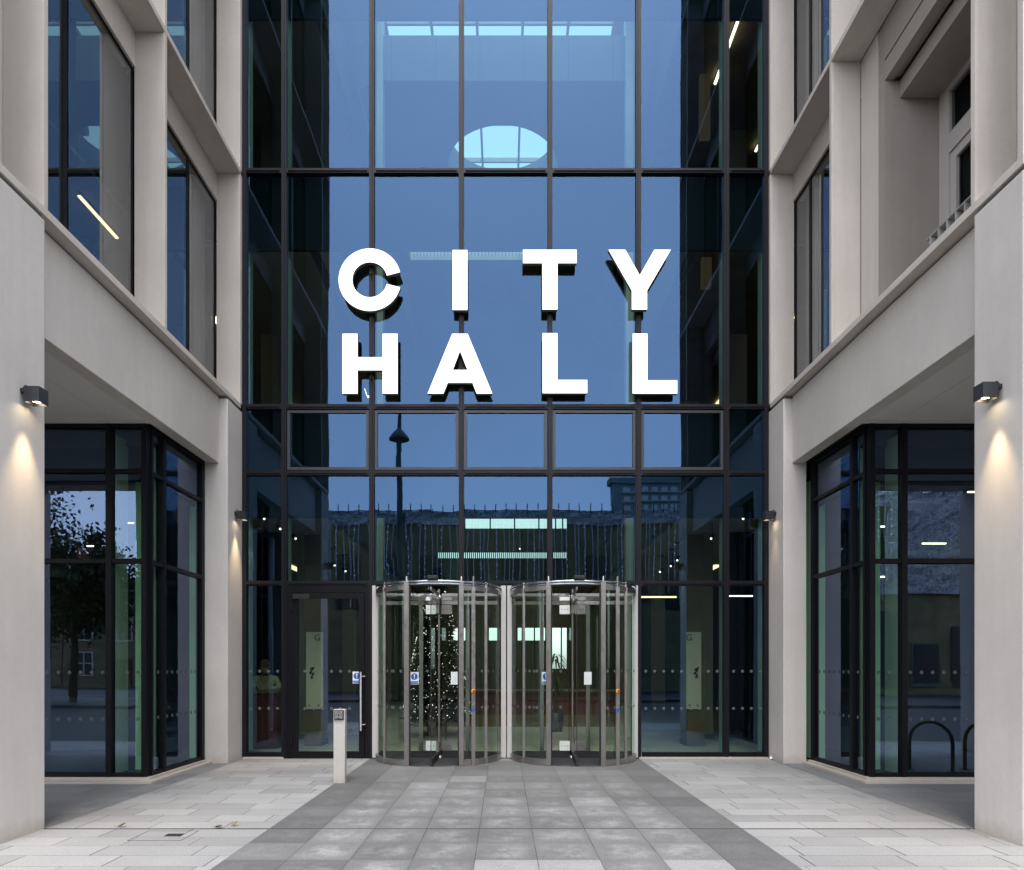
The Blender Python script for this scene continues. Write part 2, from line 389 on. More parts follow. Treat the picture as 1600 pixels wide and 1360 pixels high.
# ------------------------------------------------------------------ ground
struct('ground', B(-700, 700, -900, 500, -.5, -.125), 'asphalt')
struct('pavement', B(-45, 45, 4.4, 11.56, -.4, 0), 'lightpave')
struct('far_pavement', B(-60, 60, -26, -9, -.4, 0), 'slate')
struct('kerb', B(-45, 45, 4.25, 4.4, -.4, .004), 'kerb')
struct('entrance_path', MB().quad((-2.232, 4.41, .004), (2.281, 4.41, .004), (2.281, 11.5, .004), (-2.232, 11.5, .004)), 'darkpave')
struct('porch_paving', MB().quad((-30, 6.53, .004), (-4.38, 6.53, .004), (-4.36, 11.45, .004), (-30, 11.45, .004)), 'porchpave')
struct('porch_paving', MB().quad((4.46, 6.53, .004), (30, 6.53, .004), (30, 11.45, .004), (4.44, 11.45, .004)), 'porchpave')
struct('expansion_joint', B(-4.38, 4.46, 6.513, 6.522, 0, .0055), 'rubber')

# ------------------------------------------------------------------ the two concrete wings
WZ = [5.885, 9.815, 13.75, 17.68]
def wing(s, X0, fins, name_label):
    GX = X0 + .42
    t = thing('concrete_wing', (s * (X0 + .3), 6.2, 0), name_label, 'building', 'pale concrete wings either side of the glass front')
    def bb(xa, xb, *r): return B(s * xa, s * xb, *r)
    def Q(name, mb, mat, bevel=0.): return mb.build(name, mat, t, bevel)
    Q('pier', bb(X0, X0 + (1.15 if s < 0 else 1.20), 5.88, fins[0] + .01, -.01, 5.835), 'conc', .012)
    Q('end_column', bb(X0, X0 + .37, 10.91, 11.46, -.01, 5.835), 'conc', .012)
    Q('jamb', bb(X0 + .004, X0 + .3, 11.462, 11.55, -.01, 5.84), 'fascia')
    # shadow gap under the ledge
    Q('gap_trim', bb(X0 + .03, X0 + .5, 5.9, fins[0], 5.837, 5.883), 'letter_side')
    Q('gap_trim', bb(X0 + .03, X0 + .36, 10.92, 11.5, 5.837, 5.883), 'letter_side')
    fb = bb(X0 + .14, X0 + .33, fins[0] + .012, 10.905, 4.805, 5.86)
    Q('fascia_beam', fb, 'fascia', .006)
    for p in (X0 + (1.36 if s < 0 else 1.28), X0 + 3.9, X0 + 8.2, X0 + 12.5):
        Q('pier', bb(p, p + .62, 5.88, 6.5, -.01, 4.74), 'conc')
    Q('street_beam', bb(X0 + 1.21, X0 + 16, 5.93, 6.35, 4.75, 5.86), 'fascia')
    # soffit panels with open joints
    xs = [X0 + .335, X0 + .79, X0 + 1.55, X0 + 2.31, X0 + 3.07, X0 + 3.83, X0 + 6, X0 + 9, X0 + 16]
    sp = MB()
    for a, b in zip(xs, xs[1:]):
        for y0, y1 in ((6.36, 9.06),): sp.box(s * (a + .004), s * (b - .004), y0, y1, 4.828, 4.86)
    Q('soffit', sp, 'soffit')
    Q('soffit_edge', bb(X0 + .335, X0 + 16, 9.065, 9.17, 4.815, 4.86), 'soffit')
    Q('soffit_backing', bb(X0 + .34, X0 + 16, 6.36, 11.5, 4.862, 5.4), 'roomdark')
    # ledges and fins, storey by storey
    for k, z in enumerate(WZ):
        q = MB().box(s * X0, s * (X0 + .40), 5.88, 11.46, z, z + .08)
        Q('ledge', q, 'conc_fin', .004)
    tops = WZ[1:] + [20.5]
    for k in range(4):
        z0, z1 = WZ[k] + .082, tops[k] - .002
        for i, fy in enumerate(fins + [5.885]):
            th = .105 if i == 2 else .05
            f = MB().box(s * (X0 + .044), s * (X0 + .40), fy + .004, fy + th, z0, z1)
            f.box(s * (X0 + .001), s * (X0 + .041), fy, fy + th + .004, z0, z1)
            Q('fin', f, 'conc_fin')
        if k == 3:
            Q('parapet', bb(X0 + .42, X0 + .8, 5.9, 11.5, z0, 20.5), 'conc_fin'); break
        # bays between fins
        for i, (ya, yb) in enumerate(((fins[0] + .05, fins[1]), (fins[1] + .05, fins[2]))):
            if s > 0 and k == 0 and i == 0: continue
            Q('head_panel', bb(X0 + .385, X0 + .55, ya + .002, yb - .002, z1 - .46, z1 - .001), 'conc_fin')
            fr = MB(); m = {(-1, 0): 7.51, (-1, 1): 10.45, (1, 0): 7.6, (1, 1): 10.89}[(s, i)]
            zt = z1 - .462
            for y0, y1 in ((ya + .003, ya + .025), (yb - .025, yb - .003), (m - .035, m + .035)):
                fr.box(s * (GX - .004), s * (GX + .045), y0, y1, z0, zt)
            fr.box(s * (GX - .004), s * (GX + .045), ya + .026, yb - .026, zt - .03, zt)
            fr.box(s * (GX - .004), s * (GX + .045), ya + .026, yb - .026, z0, z0 + .03)
            wf = Q('window', fr, 'frame_blk')
            for y0, y1 in ((ya + .026, m - .036), (m + .036, yb - .026)):
                MB().quad((s * (GX + .006), y0, z0 + .03), (s * (GX + .006), y1, z0 + .03), (s * (GX + .006), y1, zt - .03), (s * (GX + .006), y0, zt - .03)).build('pane', 'win_glass', wf)
        # near corner of the wing: a short bay on the street side of the first fin
        Q('corner_panel', bb(X0 + .405, X0 + .6, 5.9, fins[0] + .05, z0, z1), 'conc_fin')
        # room behind the windows
        rm = MB()
        zt = z1 - .30
        ext = X0 + 6.
        rm.box(s * (X0 + .62), s * ext, 5.95, 11.5, z0 - .3, z0 - .06)
        rm.box(s * (X0 + .62), s * ext, 5.95, 11.5, zt, zt + .25)
        rm.box(s * (ext), s * (ext + .2), 5.95, 11.5, z0 - .3, zt + .25)
        rm.box(s * (X0 + .62), s * ext, 11.35, 11.5, z0 - .06, zt)
        rm.box(s * (X0 + .62), s * ext, 5.9, 6.1, z0 - .06, zt)
        rm.box(s * (X0 + 2.2), s * (X0 + 2.55), 8.7, 9.05, z0 - .06, zt)
        rm.box(s * (X0 + 2.2), s * (X0 + 2.55), 11.0, 11.35, z0 - .06, zt)
        rm.box(s * (X0 + 1.35), s * ext, 6.1, 11.35, z1 - 1.37, z1 - 1.32)
        Q('room_shell', rm, 'room')
    Q('street_front', bb(X0 + .61, X0 + 16, 5.5 + .42, 5.5 + .5, 5.95, 20.5), 'conc_fin')
    Q('roof_slab', bb(X0 + .4, X0 + 16, 5.9, 24, 20.2, 20.45), 'roomdark')
    return t
WL = wing(-1, 4.40, [6.55, 8.89, 11.44], 'left concrete wing with tall windows in both bays above the porch')
WR = wing(1, 4.48, [6.487, 9.32, 11.45], 'right concrete wing with an open balcony recess above the porch')

# balcony recess in the right wing
X0 = 4.48; z0 = 5.967
q = lambda name, mb, mat, bevel=0.: mb.build(name, mat, WR, bevel)
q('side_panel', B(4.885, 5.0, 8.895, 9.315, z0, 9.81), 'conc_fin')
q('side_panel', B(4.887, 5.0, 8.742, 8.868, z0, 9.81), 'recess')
q('groove_shade', B(4.925, 4.99, 8.869, 8.894, z0, 9.80), 'letter_back')  # black strip gives the groove between the panels its shade
q('unlit_room_sheet', B(5.70, 5.8, 6.6, 8.74, z0, 9.0), 'letter_back')  # black sheet whose colour stands for the unlit room behind the balcony door
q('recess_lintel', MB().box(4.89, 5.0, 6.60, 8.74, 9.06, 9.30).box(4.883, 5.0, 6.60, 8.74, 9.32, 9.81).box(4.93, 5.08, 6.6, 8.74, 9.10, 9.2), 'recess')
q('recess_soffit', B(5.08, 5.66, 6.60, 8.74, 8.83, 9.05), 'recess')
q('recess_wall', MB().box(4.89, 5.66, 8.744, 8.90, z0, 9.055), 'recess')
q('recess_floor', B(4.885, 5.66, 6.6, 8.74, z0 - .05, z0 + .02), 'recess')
bd = MB()
bd.box(5.58, 5.66, 8.55, 8.738, z0 + .02, 8.83)          # frame beside the door
bd.box(5.58, 5.66, 7.0, 8.55, 7.98, 8.22); bd.box(5.58, 5.66, 7.0, 8.55, 8.76, 8.83)
bd.box(5.58, 5.66, 6.6, 7.0, z0 + .02, 8.83)
bdo = q('balcony_door', bd, 'post')
df = MB().box(5.60, 5.65, 8.44, 8.546, z0 + .03, 7.97).box(5.60, 5.65, 7.05, 8.44, 7.86, 7.97).box(5.60, 5.65, 7.05, 7.15, z0 + .03, 7.86)
df.build('door_frame', 'post', bdo)
MB().quad((5.63, 7.15, z0 + .03), (5.63, 8.43, z0 + .03), (5.63, 8.43, 7.86), (5.63, 7.15, 7.86)).build('pane', 'dark_glass', bdo)
MB().quad((5.62, 7.0, 8.22), (5.62, 8.55, 8.22), (5.62, 8.55, 8.76), (5.62, 7.0, 8.76)).build('pane', 'dark_glass', bdo)
rl = MB(); y = 6.56
while y < 7.32:
    rl.box(4.53, 4.61, y, y + .018, z0, 6.11); y += .135
rl.box(4.53, 4.61, 6.55, 7.32, 6.11, 6.122)
q('balcony_rail', rl, 'kerb')

# ------------------------------------------------------------------ corner shopfronts under the porch
def shopfront(s, gx, mx, label):
    t = thing('corner_shopfront', (s * (gx + 1.5), 9.2, 0), label, 'shopfront', 'dark framed corner windows under the porch')
    FY, X1 = 9.2, gx + 9.
    fr = MB()
    ZT = [(.07, .12), (2.94, 3.0), (4.155, 4.205), (4.76, 4.81)]
    cols = [gx + .035, mx, mx + 1.5, mx + 3., mx + 4.5, X1]
    for i, x in enumerate(cols):
        hw = .035 if i == 0 else .038
        fr.box(s * (x - hw), s * (x + hw), FY - .05, FY + .05, .07, 4.81)
    for z0, z1 in ZT:
        for a, b in zip(cols, cols[1:]):
            fr.box(s * (a + .047), s * (b - .047), FY - .04, FY + .05, z0, z1)
    ym = 9.62
    for y0, y1 in ((FY + .055, FY + .10), (ym - .035, ym + .035), (10.80, 10.88)):
        fr.box(s * (gx - .02), s * (gx + .08), y0, y1, .07, 4.81)
    for z0, z1 in ZT:
        fr.box(s * (gx - .015), s * (gx + .08), FY + .102, ym - .037, z0, z1)
        fr.box(s * (gx - .015), s * (gx + .08), ym + .037, 10.798, z0, z1)
    fo = fr.build('frame', 'frame_blk', t)
    inn = MB()
    for x in cols[1:5]: inn.box(s * (x - .04), s * (x + .04), FY + .055, FY + .36, .1, 4.7)
    inn.box(s * (gx + .10), s * (gx + .16), 9.585, 9.655, .1, 4.7)
    inn.build('inner_mullion', 'mull_in', t)
    zc = [.13, 2.93, 3.01, 4.14, 4.22, 4.74]
    def pane(a, b, c, d):
        return MB().quad(a, b, c, d).build('pane', 'shop_glass', t)
    for a, b in zip(cols[:4], cols[1:5]):
        for zz in range(0, 6, 2):
            j = [random.uniform(-.0012, .0012) for _ in range(4)]
            pane((s * (a + .04), FY + j[0], zc[zz]), (s * (b - .04), FY + j[1], zc[zz]), (s * (b - .04), FY + j[2], zc[zz + 1]), (s * (a + .04), FY + j[3], zc[zz + 1]))
    for y0, y1 in ((FY + .1, ym - .035), (ym + .035, 10.80)):
        for zz in range(0, 6, 2):
            pane((s * (gx + .02), y0, zc[zz]), (s * (gx + .02), y1, zc[zz]), (s * (gx + .02), y1, zc[zz + 1]), (s * (gx + .02), y0, zc[zz + 1]))
    # dark closers behind the top lights
    cl = MB().box(s * (gx + .2), s * X1, FY + .4, FY + .45, 4.16, 4.8).box(s * (gx + .2), s * (gx + .25), FY + .46, 11.3, 4.16, 4.8)
    cl.build('blind_box', 'spandrel', t)
    sl_ = MB().box(s * (gx - .14), s * X1, FY - .2, FY - .002, -.01, .035).box(s * (gx - .14), s * (gx - .01), FY, 10.9, -.01, .035)
    sl_.box(s * (gx - .05), s * X1, FY - .06, FY + .1, .036, .068).box(s * (gx - .05), s * (gx + .1), FY + .1, 10.9, .036, .068)
    sl_.build('sill', 'sill', t)
    dt = MB()
    for zz in (PZ(1049, D) , PZ(1107, D)):
        for a, b in zip(cols[:4], cols[1:5]):
            n = int((b - a - .1) / .15)
            for i in range(n):
                c = a + .1 + .15 * i
                dt.add([(s * (c + .026 * math.cos(k * math.pi / 5)), FY - .004, zz + .026 * math.sin(k * math.pi / 5)) for k in range(10)], [tuple(range(10))])
        for y in [9.35, 9.5] + [9.75 + .15 * i for i in range(7)]:
            dt.add([(s * (gx + .016), y + .026 * math.cos(k * math.pi / 5), zz + .026 * math.sin(k * math.pi / 5)) for k in range(10)], [tuple(range(10))])
    dt.build('glass_marking', 'dot', t)
    # room behind
    rm = MB().box(s * (gx + .1), s * X1, 15.2, 15.4, 0, 4.8).box(s * X1, s * (X1 + .2), 9.2, 15.4, 0, 4.8)
    rm.box(s * (gx + .1), s * X1, 9.5, 15.2, 4.62, 4.8)
    rm.box(s * (gx + 1.0), s * (gx + 1.15), 11.65, 15.2, 0, 4.6)
    rm.build('shop_wall', 'roomdark', t)
    B(s * (gx + .1), s * X1, 9.3, 15.2, .0, .06).build('shop_floor', 'roomdark', t)
    MB().box(s * (gx + .29), s * (gx + .55), 9.9, 10.15, .06, 4.6).box(s * (gx + .10), s * (gx + .34), 11.15, 11.4, .06, 4.6).build('pillar', 'palegreen', t)
    MB().box(s * (gx + 1.5), s * (gx + 4.6), 12.2, 12.9, .06, 1.0).box(s * (gx + 2.2), s * (gx + 3.2), 14.6, 15.1, .06, 2.2).build('counter', 'charcoal', t)
    return t
shopfront(-1, 4.78, 5.29, 'glazed corner window reflecting a leafy tree and old stone houses')
shopfront(1, 4.92, 5.385, 'glazed corner window reflecting a netted building and a cycle stand')

# ------------------------------------------------------------------ glass facade
gf = thing('glass_facade', (0.04, D, 0), 'tall blue tinted glass curtain wall rising between the two concrete wings', 'glass facade')
CX = [-4.40, -3.696, -2.217, -.7046, .791, 2.287, 3.772, 4.48]
TZ = [.06, 2.96, 4.82, 5.94, 9.92, 13.9, 17.9, 20.4]
def fq(name, mb, mat, bevel=0.): return mb.build(name, mat, gf, bevel)
for i, x in enumerate(CX):
    zb = 2.92 if i in (3, 4) else .0
    hw = .035 if i in (0, 7) else .042
    xo = .036 if i == 0 else (-.036 if i == 7 else 0)
    m = MB().box(x - hw + xo, x + hw + xo, D - .055, D + .05, zb, 20.4)
    if i not in (0, 7): m.box(x - .014, x + .014, D - .075, D - .056, zb, 20.4)
    fq('mullion', m, 'frame')
    zi = 3.05 if i in (2, 3, 4, 5) else .1
    fq('inner_mullion', B(x - .03 + xo, x + .03 + xo, D + .112, D + .27, zi, 20.3), 'mull_in')
for z in TZ[1:]:
    m = MB()
    for a, b in zip(CX, CX[1:]):
        m.box(a + (.072 if a == CX[0] else .043), b - (.072 if b == CX[-1] else .043), D - .05, D + .05, z - .04, z + .04)
        m.box(a + .075, b - .075, D - .068, D - .051, z - .012, z + .012)
    fq('transom', m, 'frame')
for a, b in ((0, 1), (5, 6), (6, 7)):
    fq('transom', B(CX[a] + .073, CX[b] - (.073 if b == 7 else .043), D - .05, D + .05, .03, .10), 'frame_blk')
fq('threshold', MB().box(-4.38, -3.69, D - .09, D + .02, 0, .028).box(2.29, 4.46, D - .09, D + .02, 0, .028), 'sill')
rows = list(zip(TZ, TZ[1:]))
for i in range(7):
    for k, (z0, z1) in enumerate(rows):
        if k == 0 and i in (1, 2, 3, 4): continue
        a, b = CX[i] + .04, CX[i + 1] - .04
        j = [random.uniform(-.0016, .0016) for _ in range(4)]
        fq('pane', MB().quad((a, D + j[0], z0 + .03), (b, D + j[1], z0 + .03), (b, D + j[2], z1 - .03), (a, D + j[3], z1 - .03)), 'facade_glass')
for i in range(1, 6):                                                # opening lights in the band above the lobby
    a, b = CX[i] + .05, CX[i + 1] - .05; z0, z1 = 4.875, 5.885; e = .046
    m = MB().box(a, b, D - .03, D + .03, z0, z0 + e).box(a, b, D - .03, D + .03, z1 - e, z1)
    m.box(a, a + e, D - .03, D + .03, z0 + e, z1 - e).box(b - e, b, D - .03, D + .03, z0 + e, z1 - e)
    fq('opening_light', m, 'frame_grey')
sp = MB()
for z0, z1 in ((4.09, 5.90), (8.64, 9.88), (12.58, 13.86), (16.5, 17.86)):
    for a, b in zip(CX, CX[1:]):
        sp.box(a + .044, b - .044, D + .052, D + .11, z0, z1)
fq('spandrel', sp, 'spandrel')
for a, b in ((581, 591.5), (783, 790.5), (792.5, 799.5), (987.5, 996.5)):
    fq('door_jamb', B(PX(a, D - .06), PX(b, D - .06), D - .07, D + .05, .02, 2.915), 'jamb')
dots = MB()
for i in (0, 5, 6):
    for zz in (PZ(1049, D), PZ(1107, D)):
        c = CX[i] + .13
        while c < CX[i + 1] - .08:
            dots.add([(c + .026 * math.cos(k * math.pi / 5), D - .005, zz + .026 * math.sin(k * math.pi / 5)) for k in range(10)], [tuple(range(10))]); c += .151
fq('glass_marking', dots, 'dot')

# swing door
sd = thing('swing_door', (-2.95, D, 0), 'black framed glass door with a long steel pull handle, left of the revolving doors', 'door')
a, b = CX[1] + .043, CX[2] - .043
m = MB().box(a, a + .10, D - .045, D + .04, 0, 2.92).box(b - .075, b, D - .045, D + .04, 0, 2.92).box(a + .10, b - .075, D - .045, D + .04, 2.80, 2.92)
m.build('door_frame', 'frame_blk', sd)
la, lb = a + .105, b - .08
m = MB().box(la, la + .09, D - .06, D - .005, .012, 2.79).box(lb - .09, lb, D - .06, D - .005, .012, 2.79)
m.box(la + .09, lb - .09, D - .06, D - .005, .012, .12).box(la + .09, lb - .09, D - .06, D - .005, 2.70, 2.79)
lf = m.build('door_leaf', 'frame_blk', sd)
MB().quad((la + .09, D - .03, .12), (lb - .09, D - .03, .12), (lb - .09, D - .03, 2.70), (la + .09, D - .03, 2.70)).build('pane', 'shop_glass', lf)
hx = PX(564, D - .12)
m = MB().tube([(hx, D - .14, PZ(1141, D)), (hx, D - .14, PZ(1050, D))], .016, 12)
for zz in (PZ(1132, D), PZ(1057, D)): m.tube([(hx, D - .14, zz), (hx + .055, D - .06, zz)], .011, 8)
m.build('handle', 'satin', sd)
MB().box(la + .02, la + .30, D - .115, D - .06, 2.69, 2.77).build('door_closer', 'rubber', sd)
hg = MB()
for zz in (.25, 1.45, 2.5): hg.tube([(la - .01, D - .075, zz), (la - .01, D - .075, zz + .14)], .017, 8)
hg.build('hinge', 'frame', sd)
dd = MB()
for zz in (PZ(1049, D), PZ(1107, D)):
    c = la + .2
    while c < lb - .12:
        dd.add([(c + .026 * math.cos(k * math.pi / 5), D - .034, zz + .026 * math.sin(k * math.pi / 5)) for k in range(10)], [tuple(range(10))]); c += .151
dd.build('glass_marking', 'dot', lf)
def disc(c, r, n=20): return [(c[0] + r * math.cos(2 * math.pi * k / n), c[1] + r * math.sin(2 * math.pi * k / n)) for k in range(n)]
def notice(parent, x, z, y, wd=.135, ht=.20, mi=None):
    """white notice with a blue mandatory disc and exclamation mark"""
    o = B(x - wd / 2, x + wd / 2, y - .003, y, z - ht / 2, z + ht / 2).build('safety_notice', 'paper', parent)
    m = MB().prism(disc((x, z + .028), .054), y - .005, y - .003)
    m.box(x - wd / 2 + .008, x + wd / 2 - .008, y - .005, y - .003, z - ht / 2 + .008, z - ht / 2 + .050)
    m.build('notice_symbol', 'blue', o)
    m = MB().prism([(x - .010, z + .068), (x + .010, z + .068), (x + .006, z + .018), (x - .006, z + .018)], y - .007, y - .005)
    m.prism(disc((x, z + .002), .009, 10), y - .007, y - .005)
    for k in range(4): m.box(x - .046 + .025 * k, x - .030 + .025 * k, y - .007, y - .005, z - .078, z - .070)
    m.build('notice_mark', 'paper', o)
    return o
notice(sd, PX(558, D), PZ(1059, D), D - .032)

# ------------------------------------------------------------------ revolving doors
def revolving(cpx, posts, thin, sensor, outer, label, leaf_ang, notices):
    cx, cy, r = PX(cpx, D), D, 1.03
    t = thing('revolving_door', (cx, cy, 0), label, 'revolving door', 'pair of steel and glass revolving doors')
    def ang(px):
        a = 0.
        for _ in range(30):
            y = cy - r * math.cos(a); x = PX(px, y) - cx
            a = math.asin(max(-1, min(1, x / r)))
        return math.degrees(a)
    aL, aR = ang(posts[0]), ang(posts[1]); tL, tR = ang(thin[0]), ang(thin[1])
    MB().lathe([(.001, .014), (r - .06, .014), (r - .06, .0)], (cx, cy, 0), 40).build('floor_mat', 'mat', t)
    ring = MB().arc(cx, cy, r - .02, .075, -180, 180, 0, .012, 56)
    ring.build('floor_ring', 'steel', t)
    # top rings of polished tube
    tr = MB()
    for zz, rr in ((2.872, r + .02), (2.835, r - .005)):
        tr.tube([(cx + rr * math.sin(R(a)), cy - rr * math.cos(R(a)), zz) for a in range(-97, 98, 6)], .0155, 8)
    tr.build('top_rail', 'chrome', t)
    bh = MB().arc(cx, cy, r, .06, 97, 263, 2.76, 2.85, 24)
    bh.build('rear_header', 'steel', t)
    # curved screens: front left, front right and their opposites
    for k, (a0, a1) in enumerate(((-97, aL), (aR, 97))):
        MB().arcsheet(cx, cy, r, a0, a1, .11, 2.74, 18).build('curved_screen', 'clear', t)
        rr = MB().arc(cx, cy, r, .05, a0, a1, .012, .10, 18).arc(cx, cy, r, .05, a0, a1, 2.745, 2.815, 18)
        rr.build('screen_rail', 'steel', t)
        MB().arcsheet(cx, cy, r, 180 - a0 if k == 0 else 180 - a1, 180 - a1 if k == 0 else 180 - a0, .02, 2.74, 18).build('curved_screen', 'clear', t)
    for px_a, wd, zt in ((aL, .072, 2.90), (aR, .072, 2.90), (tL, .040, 2.84), (tR, .045, 2.84)):
        x, y = cx + r * math.sin(R(px_a)), cy - r * math.cos(R(px_a))
        m = MB().box(x - wd / 2, x + wd / 2, y - .035, y + .03, .012, zt - .03)
        m.tube([(x, y - .02, zt - .05), (x, y - .02, zt + .03), (x, y - .02, zt + .055)], [.02, .02, .008], 10)
        m.build('post', 'steel', t, .004)
        s_ = 1 if px_a < 0 else -1
        if wd > .05: B(x + s_ * (wd / 2 + .001), x + s_ * (wd / 2 + .022), y - .02, y + .02, .012, 2.80).build('rubber_seal', 'rubber', t)
    # rear posts
    for a_ in (180 - aL, 180 - aR):
        x, y = cx + r * math.sin(R(a_)), cy - r * math.cos(R(a_))
        B(x - .035, x + .035, y - .03, y + .03, .012, 2.8).build('post', 'steel', t)
    # free-standing push-button post
    y = cy - r * math.cos(R(ang(sensor))) - .03; x = PX(sensor, y)
    m = MB().box(x - .029, x + .029, y - .03, y + .03, .0, 2.80).tube([(x, y, 2.80), (x, y, 2.965)], .019, 10)
    pp = m.build('button_post', 'steel', t)
    zz = PZ(1080, y)
    MB().tube([(x, y - .03, zz), (x, y - .05, zz)], .032, 12).build('button_collar', 'yellow', pp)
    MB().tube([(x + .008, y - .05, zz), (x + .008, y - .07, zz)], .022, 12).build('stop_button', 'red', pp)
    zz = PZ(1109.5, y)
    MB().tube([(x, y - .03, zz), (x, y - .04, zz)], .028, 14).build('access_button', 'blue', pp)
    # motion sensor over the opening
    xs = cx + .06 * (1 if cpx > 786 else -1) * 0; m = MB().box(xs - .09, xs + .09, cy - r - .075, cy - r + .01, 2.885, 2.955)
    m.build('motion_sensor', 'rubber', t, .02)
    # rotor
    MB().tube([(cx, cy, .01), (cx, cy, 2.86)], .022, 12).build('centre_shaft', 'steel', t)
    MB().lathe([(.001, .06), (.07, .05), (.08, .016)], (cx, cy, 0), 16).lathe([(.06, 2.70), (.06, 2.76), (.001, 2.77)], (cx, cy, 0), 16).build('shaft_collar', 'chrome', t)
    for k in range(4):
        a_ = R(leaf_ang + 90 * k); ux, uy = math.sin(a_), -math.cos(a_)
        def P(d, z, o=0.): return (cx + ux * d - uy * o, cy + uy * d + ux * o, z)
        m = MB()
        def bar(m, d0, d1, z0, z1, th):
            v = [P(d0, z0, -th), P(d1, z0, -th), P(d1, z0, th), P(d0, z0, th), P(d0, z1, -th), P(d1, z1, -th), P(d1, z1, th), P(d0, z1, th)]
            m.add(v, [(0, 3, 2, 1), (4, 5, 6, 7), (0, 1, 5, 4), (1, 2, 6, 5), (2, 3, 7, 6), (3, 0, 4, 7)])
        bar(m, .05, r - .04, 2.60, 2.66, .02); bar(m, .05, r - .04, 2.74, 2.79, .012)
        lf = m.build('leaf_rail', 'chrome' if k in (0, 3) else 'steel', t)
        MB().quad(P(.05, .12), P(r - .05, .12), P(r - .05, 2.60), P(.05, 2.60)).build('leaf_pane', 'clear', lf)
        m = MB(); bar(m, .06, r - .03, .02, .12, .018); bar(m, r - .046, r - .036, .12, 2.6, .005); m.build('brush_seal', 'rubber', lf)
        m = MB(); bar(m, .045, .22, .13, .29, .022); bar(m, .045, .22, 2.44, 2.59, .022); bar(m, .045, .22, 2.67, 2.73, .022)
        m.build('clamp_plate', 'white' if k == 0 else 'steel', lf)
        m = MB()
        for zc in (.21, 2.52):
            for d in (.085, .132, .18):
                for o in (-.0235, .0235): m.tube([P(d, zc, o * .9), P(d, zc, o)], .008, 8)
        m.build('clamp_bolt', 'rubber', lf)
    dm = MB()
    for zz in (PZ(1049, D - 1), PZ(1107, D - 1)):
        for a0, a1 in ((-90, aL - 3), (aR + 4, 92)):
            a = a0
            while a < a1:
                an = R(a); pts = []
                for kk in range(10):
                    da = .026 * math.cos(kk * math.pi / 5) / r; dz = .026 * math.sin(kk * math.pi / 5)
                    pts.append((cx + (r + .004) * math.sin(an + da), cy - (r + .004) * math.cos(an + da), zz + dz))
                dm.add(pts, [tuple(range(10))]); a += 8.6
    # row of dots on the leaf facing the street
    a_ = R(leaf_ang); ux, uy = math.sin(a_), -math.cos(a_)
    for kk in range(2):
        a_ = R(leaf_ang + 270 * kk); ux, uy = math.sin(a_), -math.cos(a_)
        for zz in (PZ(1049, D - .3), PZ(1107, D - .3)):
            for d in (.2, .35, .5, .65, .8):
                pts = [(cx + ux * (d + .026 * math.cos(q_ * math.pi / 5)) , cy + uy * (d + .026 * math.cos(q_ * math.pi / 5)) - .006, zz + .026 * math.sin(q_ * math.pi / 5)) for q_ in range(10)]
                dm.add(pts, [tuple(range(10))])
    dm.build('glass_marking', 'dot', t)
    for (kind, px, yy) in notices:
        if kind == 'blue': notice(t, PX(px, yy), PZ(1060, yy), yy)
        else:
            x, z = PX(px, yy), PZ(1060, yy)
            o = B(x - .062, x + .062, yy - .003, yy, z - .105, z + .105).build('paper_notice', 'paper', t)
            m = MB().box(x - .045, x + .045, yy - .005, yy - .003, z + .03, z + .048)
            for k in range(3): m.box(x - .04, x + .03 - .01 * k, yy - .005, yy - .003, z - .006 - .022 * k, z - .001 - .022 * k)
            m.build('notice_mark', 'wire', o)
    return t
revolving(686, (635.5, 721), (601, 759.3), 739.8, (589, 783), 'revolving glass door beside the swing door, a lit fir tree showing through it', 268,
          [('blue', 647.5, D - .55), ('paper', 710.5, D - .3)])
revolving(894.6, (857, 942.5), (818.5, 977.5), 965, (798, 991), 'revolving glass door next to the plain fixed panes, potted plant showing through it', 268,
          [('blue', 853, D - .62), ('paper', 918.5, D - .3)])

# ------------------------------------------------------------------ CITY HALL letters
LY0, LT = D - .19, .085
def LP(pts): return [(PX(a, LY0), PZ(b, LY0)) for a, b in pts]
def letter(ch, polys, where):
    allp = [p for poly in polys for p in poly]
    bx_ = sum(p[0] for p in allp) / len(allp); bz = min(p[1] for p in allp)
    t = thing('sign_letter', (bx_, LY0 + LT, bz), where, 'sign letter', 'lit white letters of the name on the glass')
    f = MB(); c = MB()
    for poly in polys:
        f.prism(poly, LY0, LY0 + .006)
        c.prism(poly, LY0 + .0065, LY0 + LT, 0, 0, 1)
    f.build('letter_face', 'letter', t); c.build('letter_case', ['letter_side', 'letter_back'], t)
    m = MB()
    for k in (.3, .7):
        zz = bz + k * .95
        px_ = min(CX[2:6], key=lambda q_: abs(q_ - bx_))
        m.tube([(px_, LY0 + LT - .03, zz), (px_, D - .05, zz)], .012, 8)
    m.build('fixing_stud', 'letter_back', t)
c0, ro, ri = (577.8, 437.2), 48.7, 27.5
seg = []
A0, A1, n = 14.3, 345.7, 56
oc = [(c0[0] + ro * math.cos(R(A0 + (A1 - A0) * i / n)), c0[1] - ro * math.sin(R(A0 + (A1 - A0) * i / n))) for i in range(n + 1)]
ic = [(c0[0] + ri * math.cos(R(A0 + (A1 - A0) * i / n)), c0[1] - ri * math.sin(R(A0 + (A1 - A0) * i / n))) for i in range(n + 1)]
letter('C', [LP(oc + ic[::-1])], 'white letter C, the round letter in the top row')
letter('I', [LP([(707.2, 390.9), (730.2, 390.9), (730.2, 484.3), (707.2, 484.3)])], 'white letter I, the single upright bar in the top row')
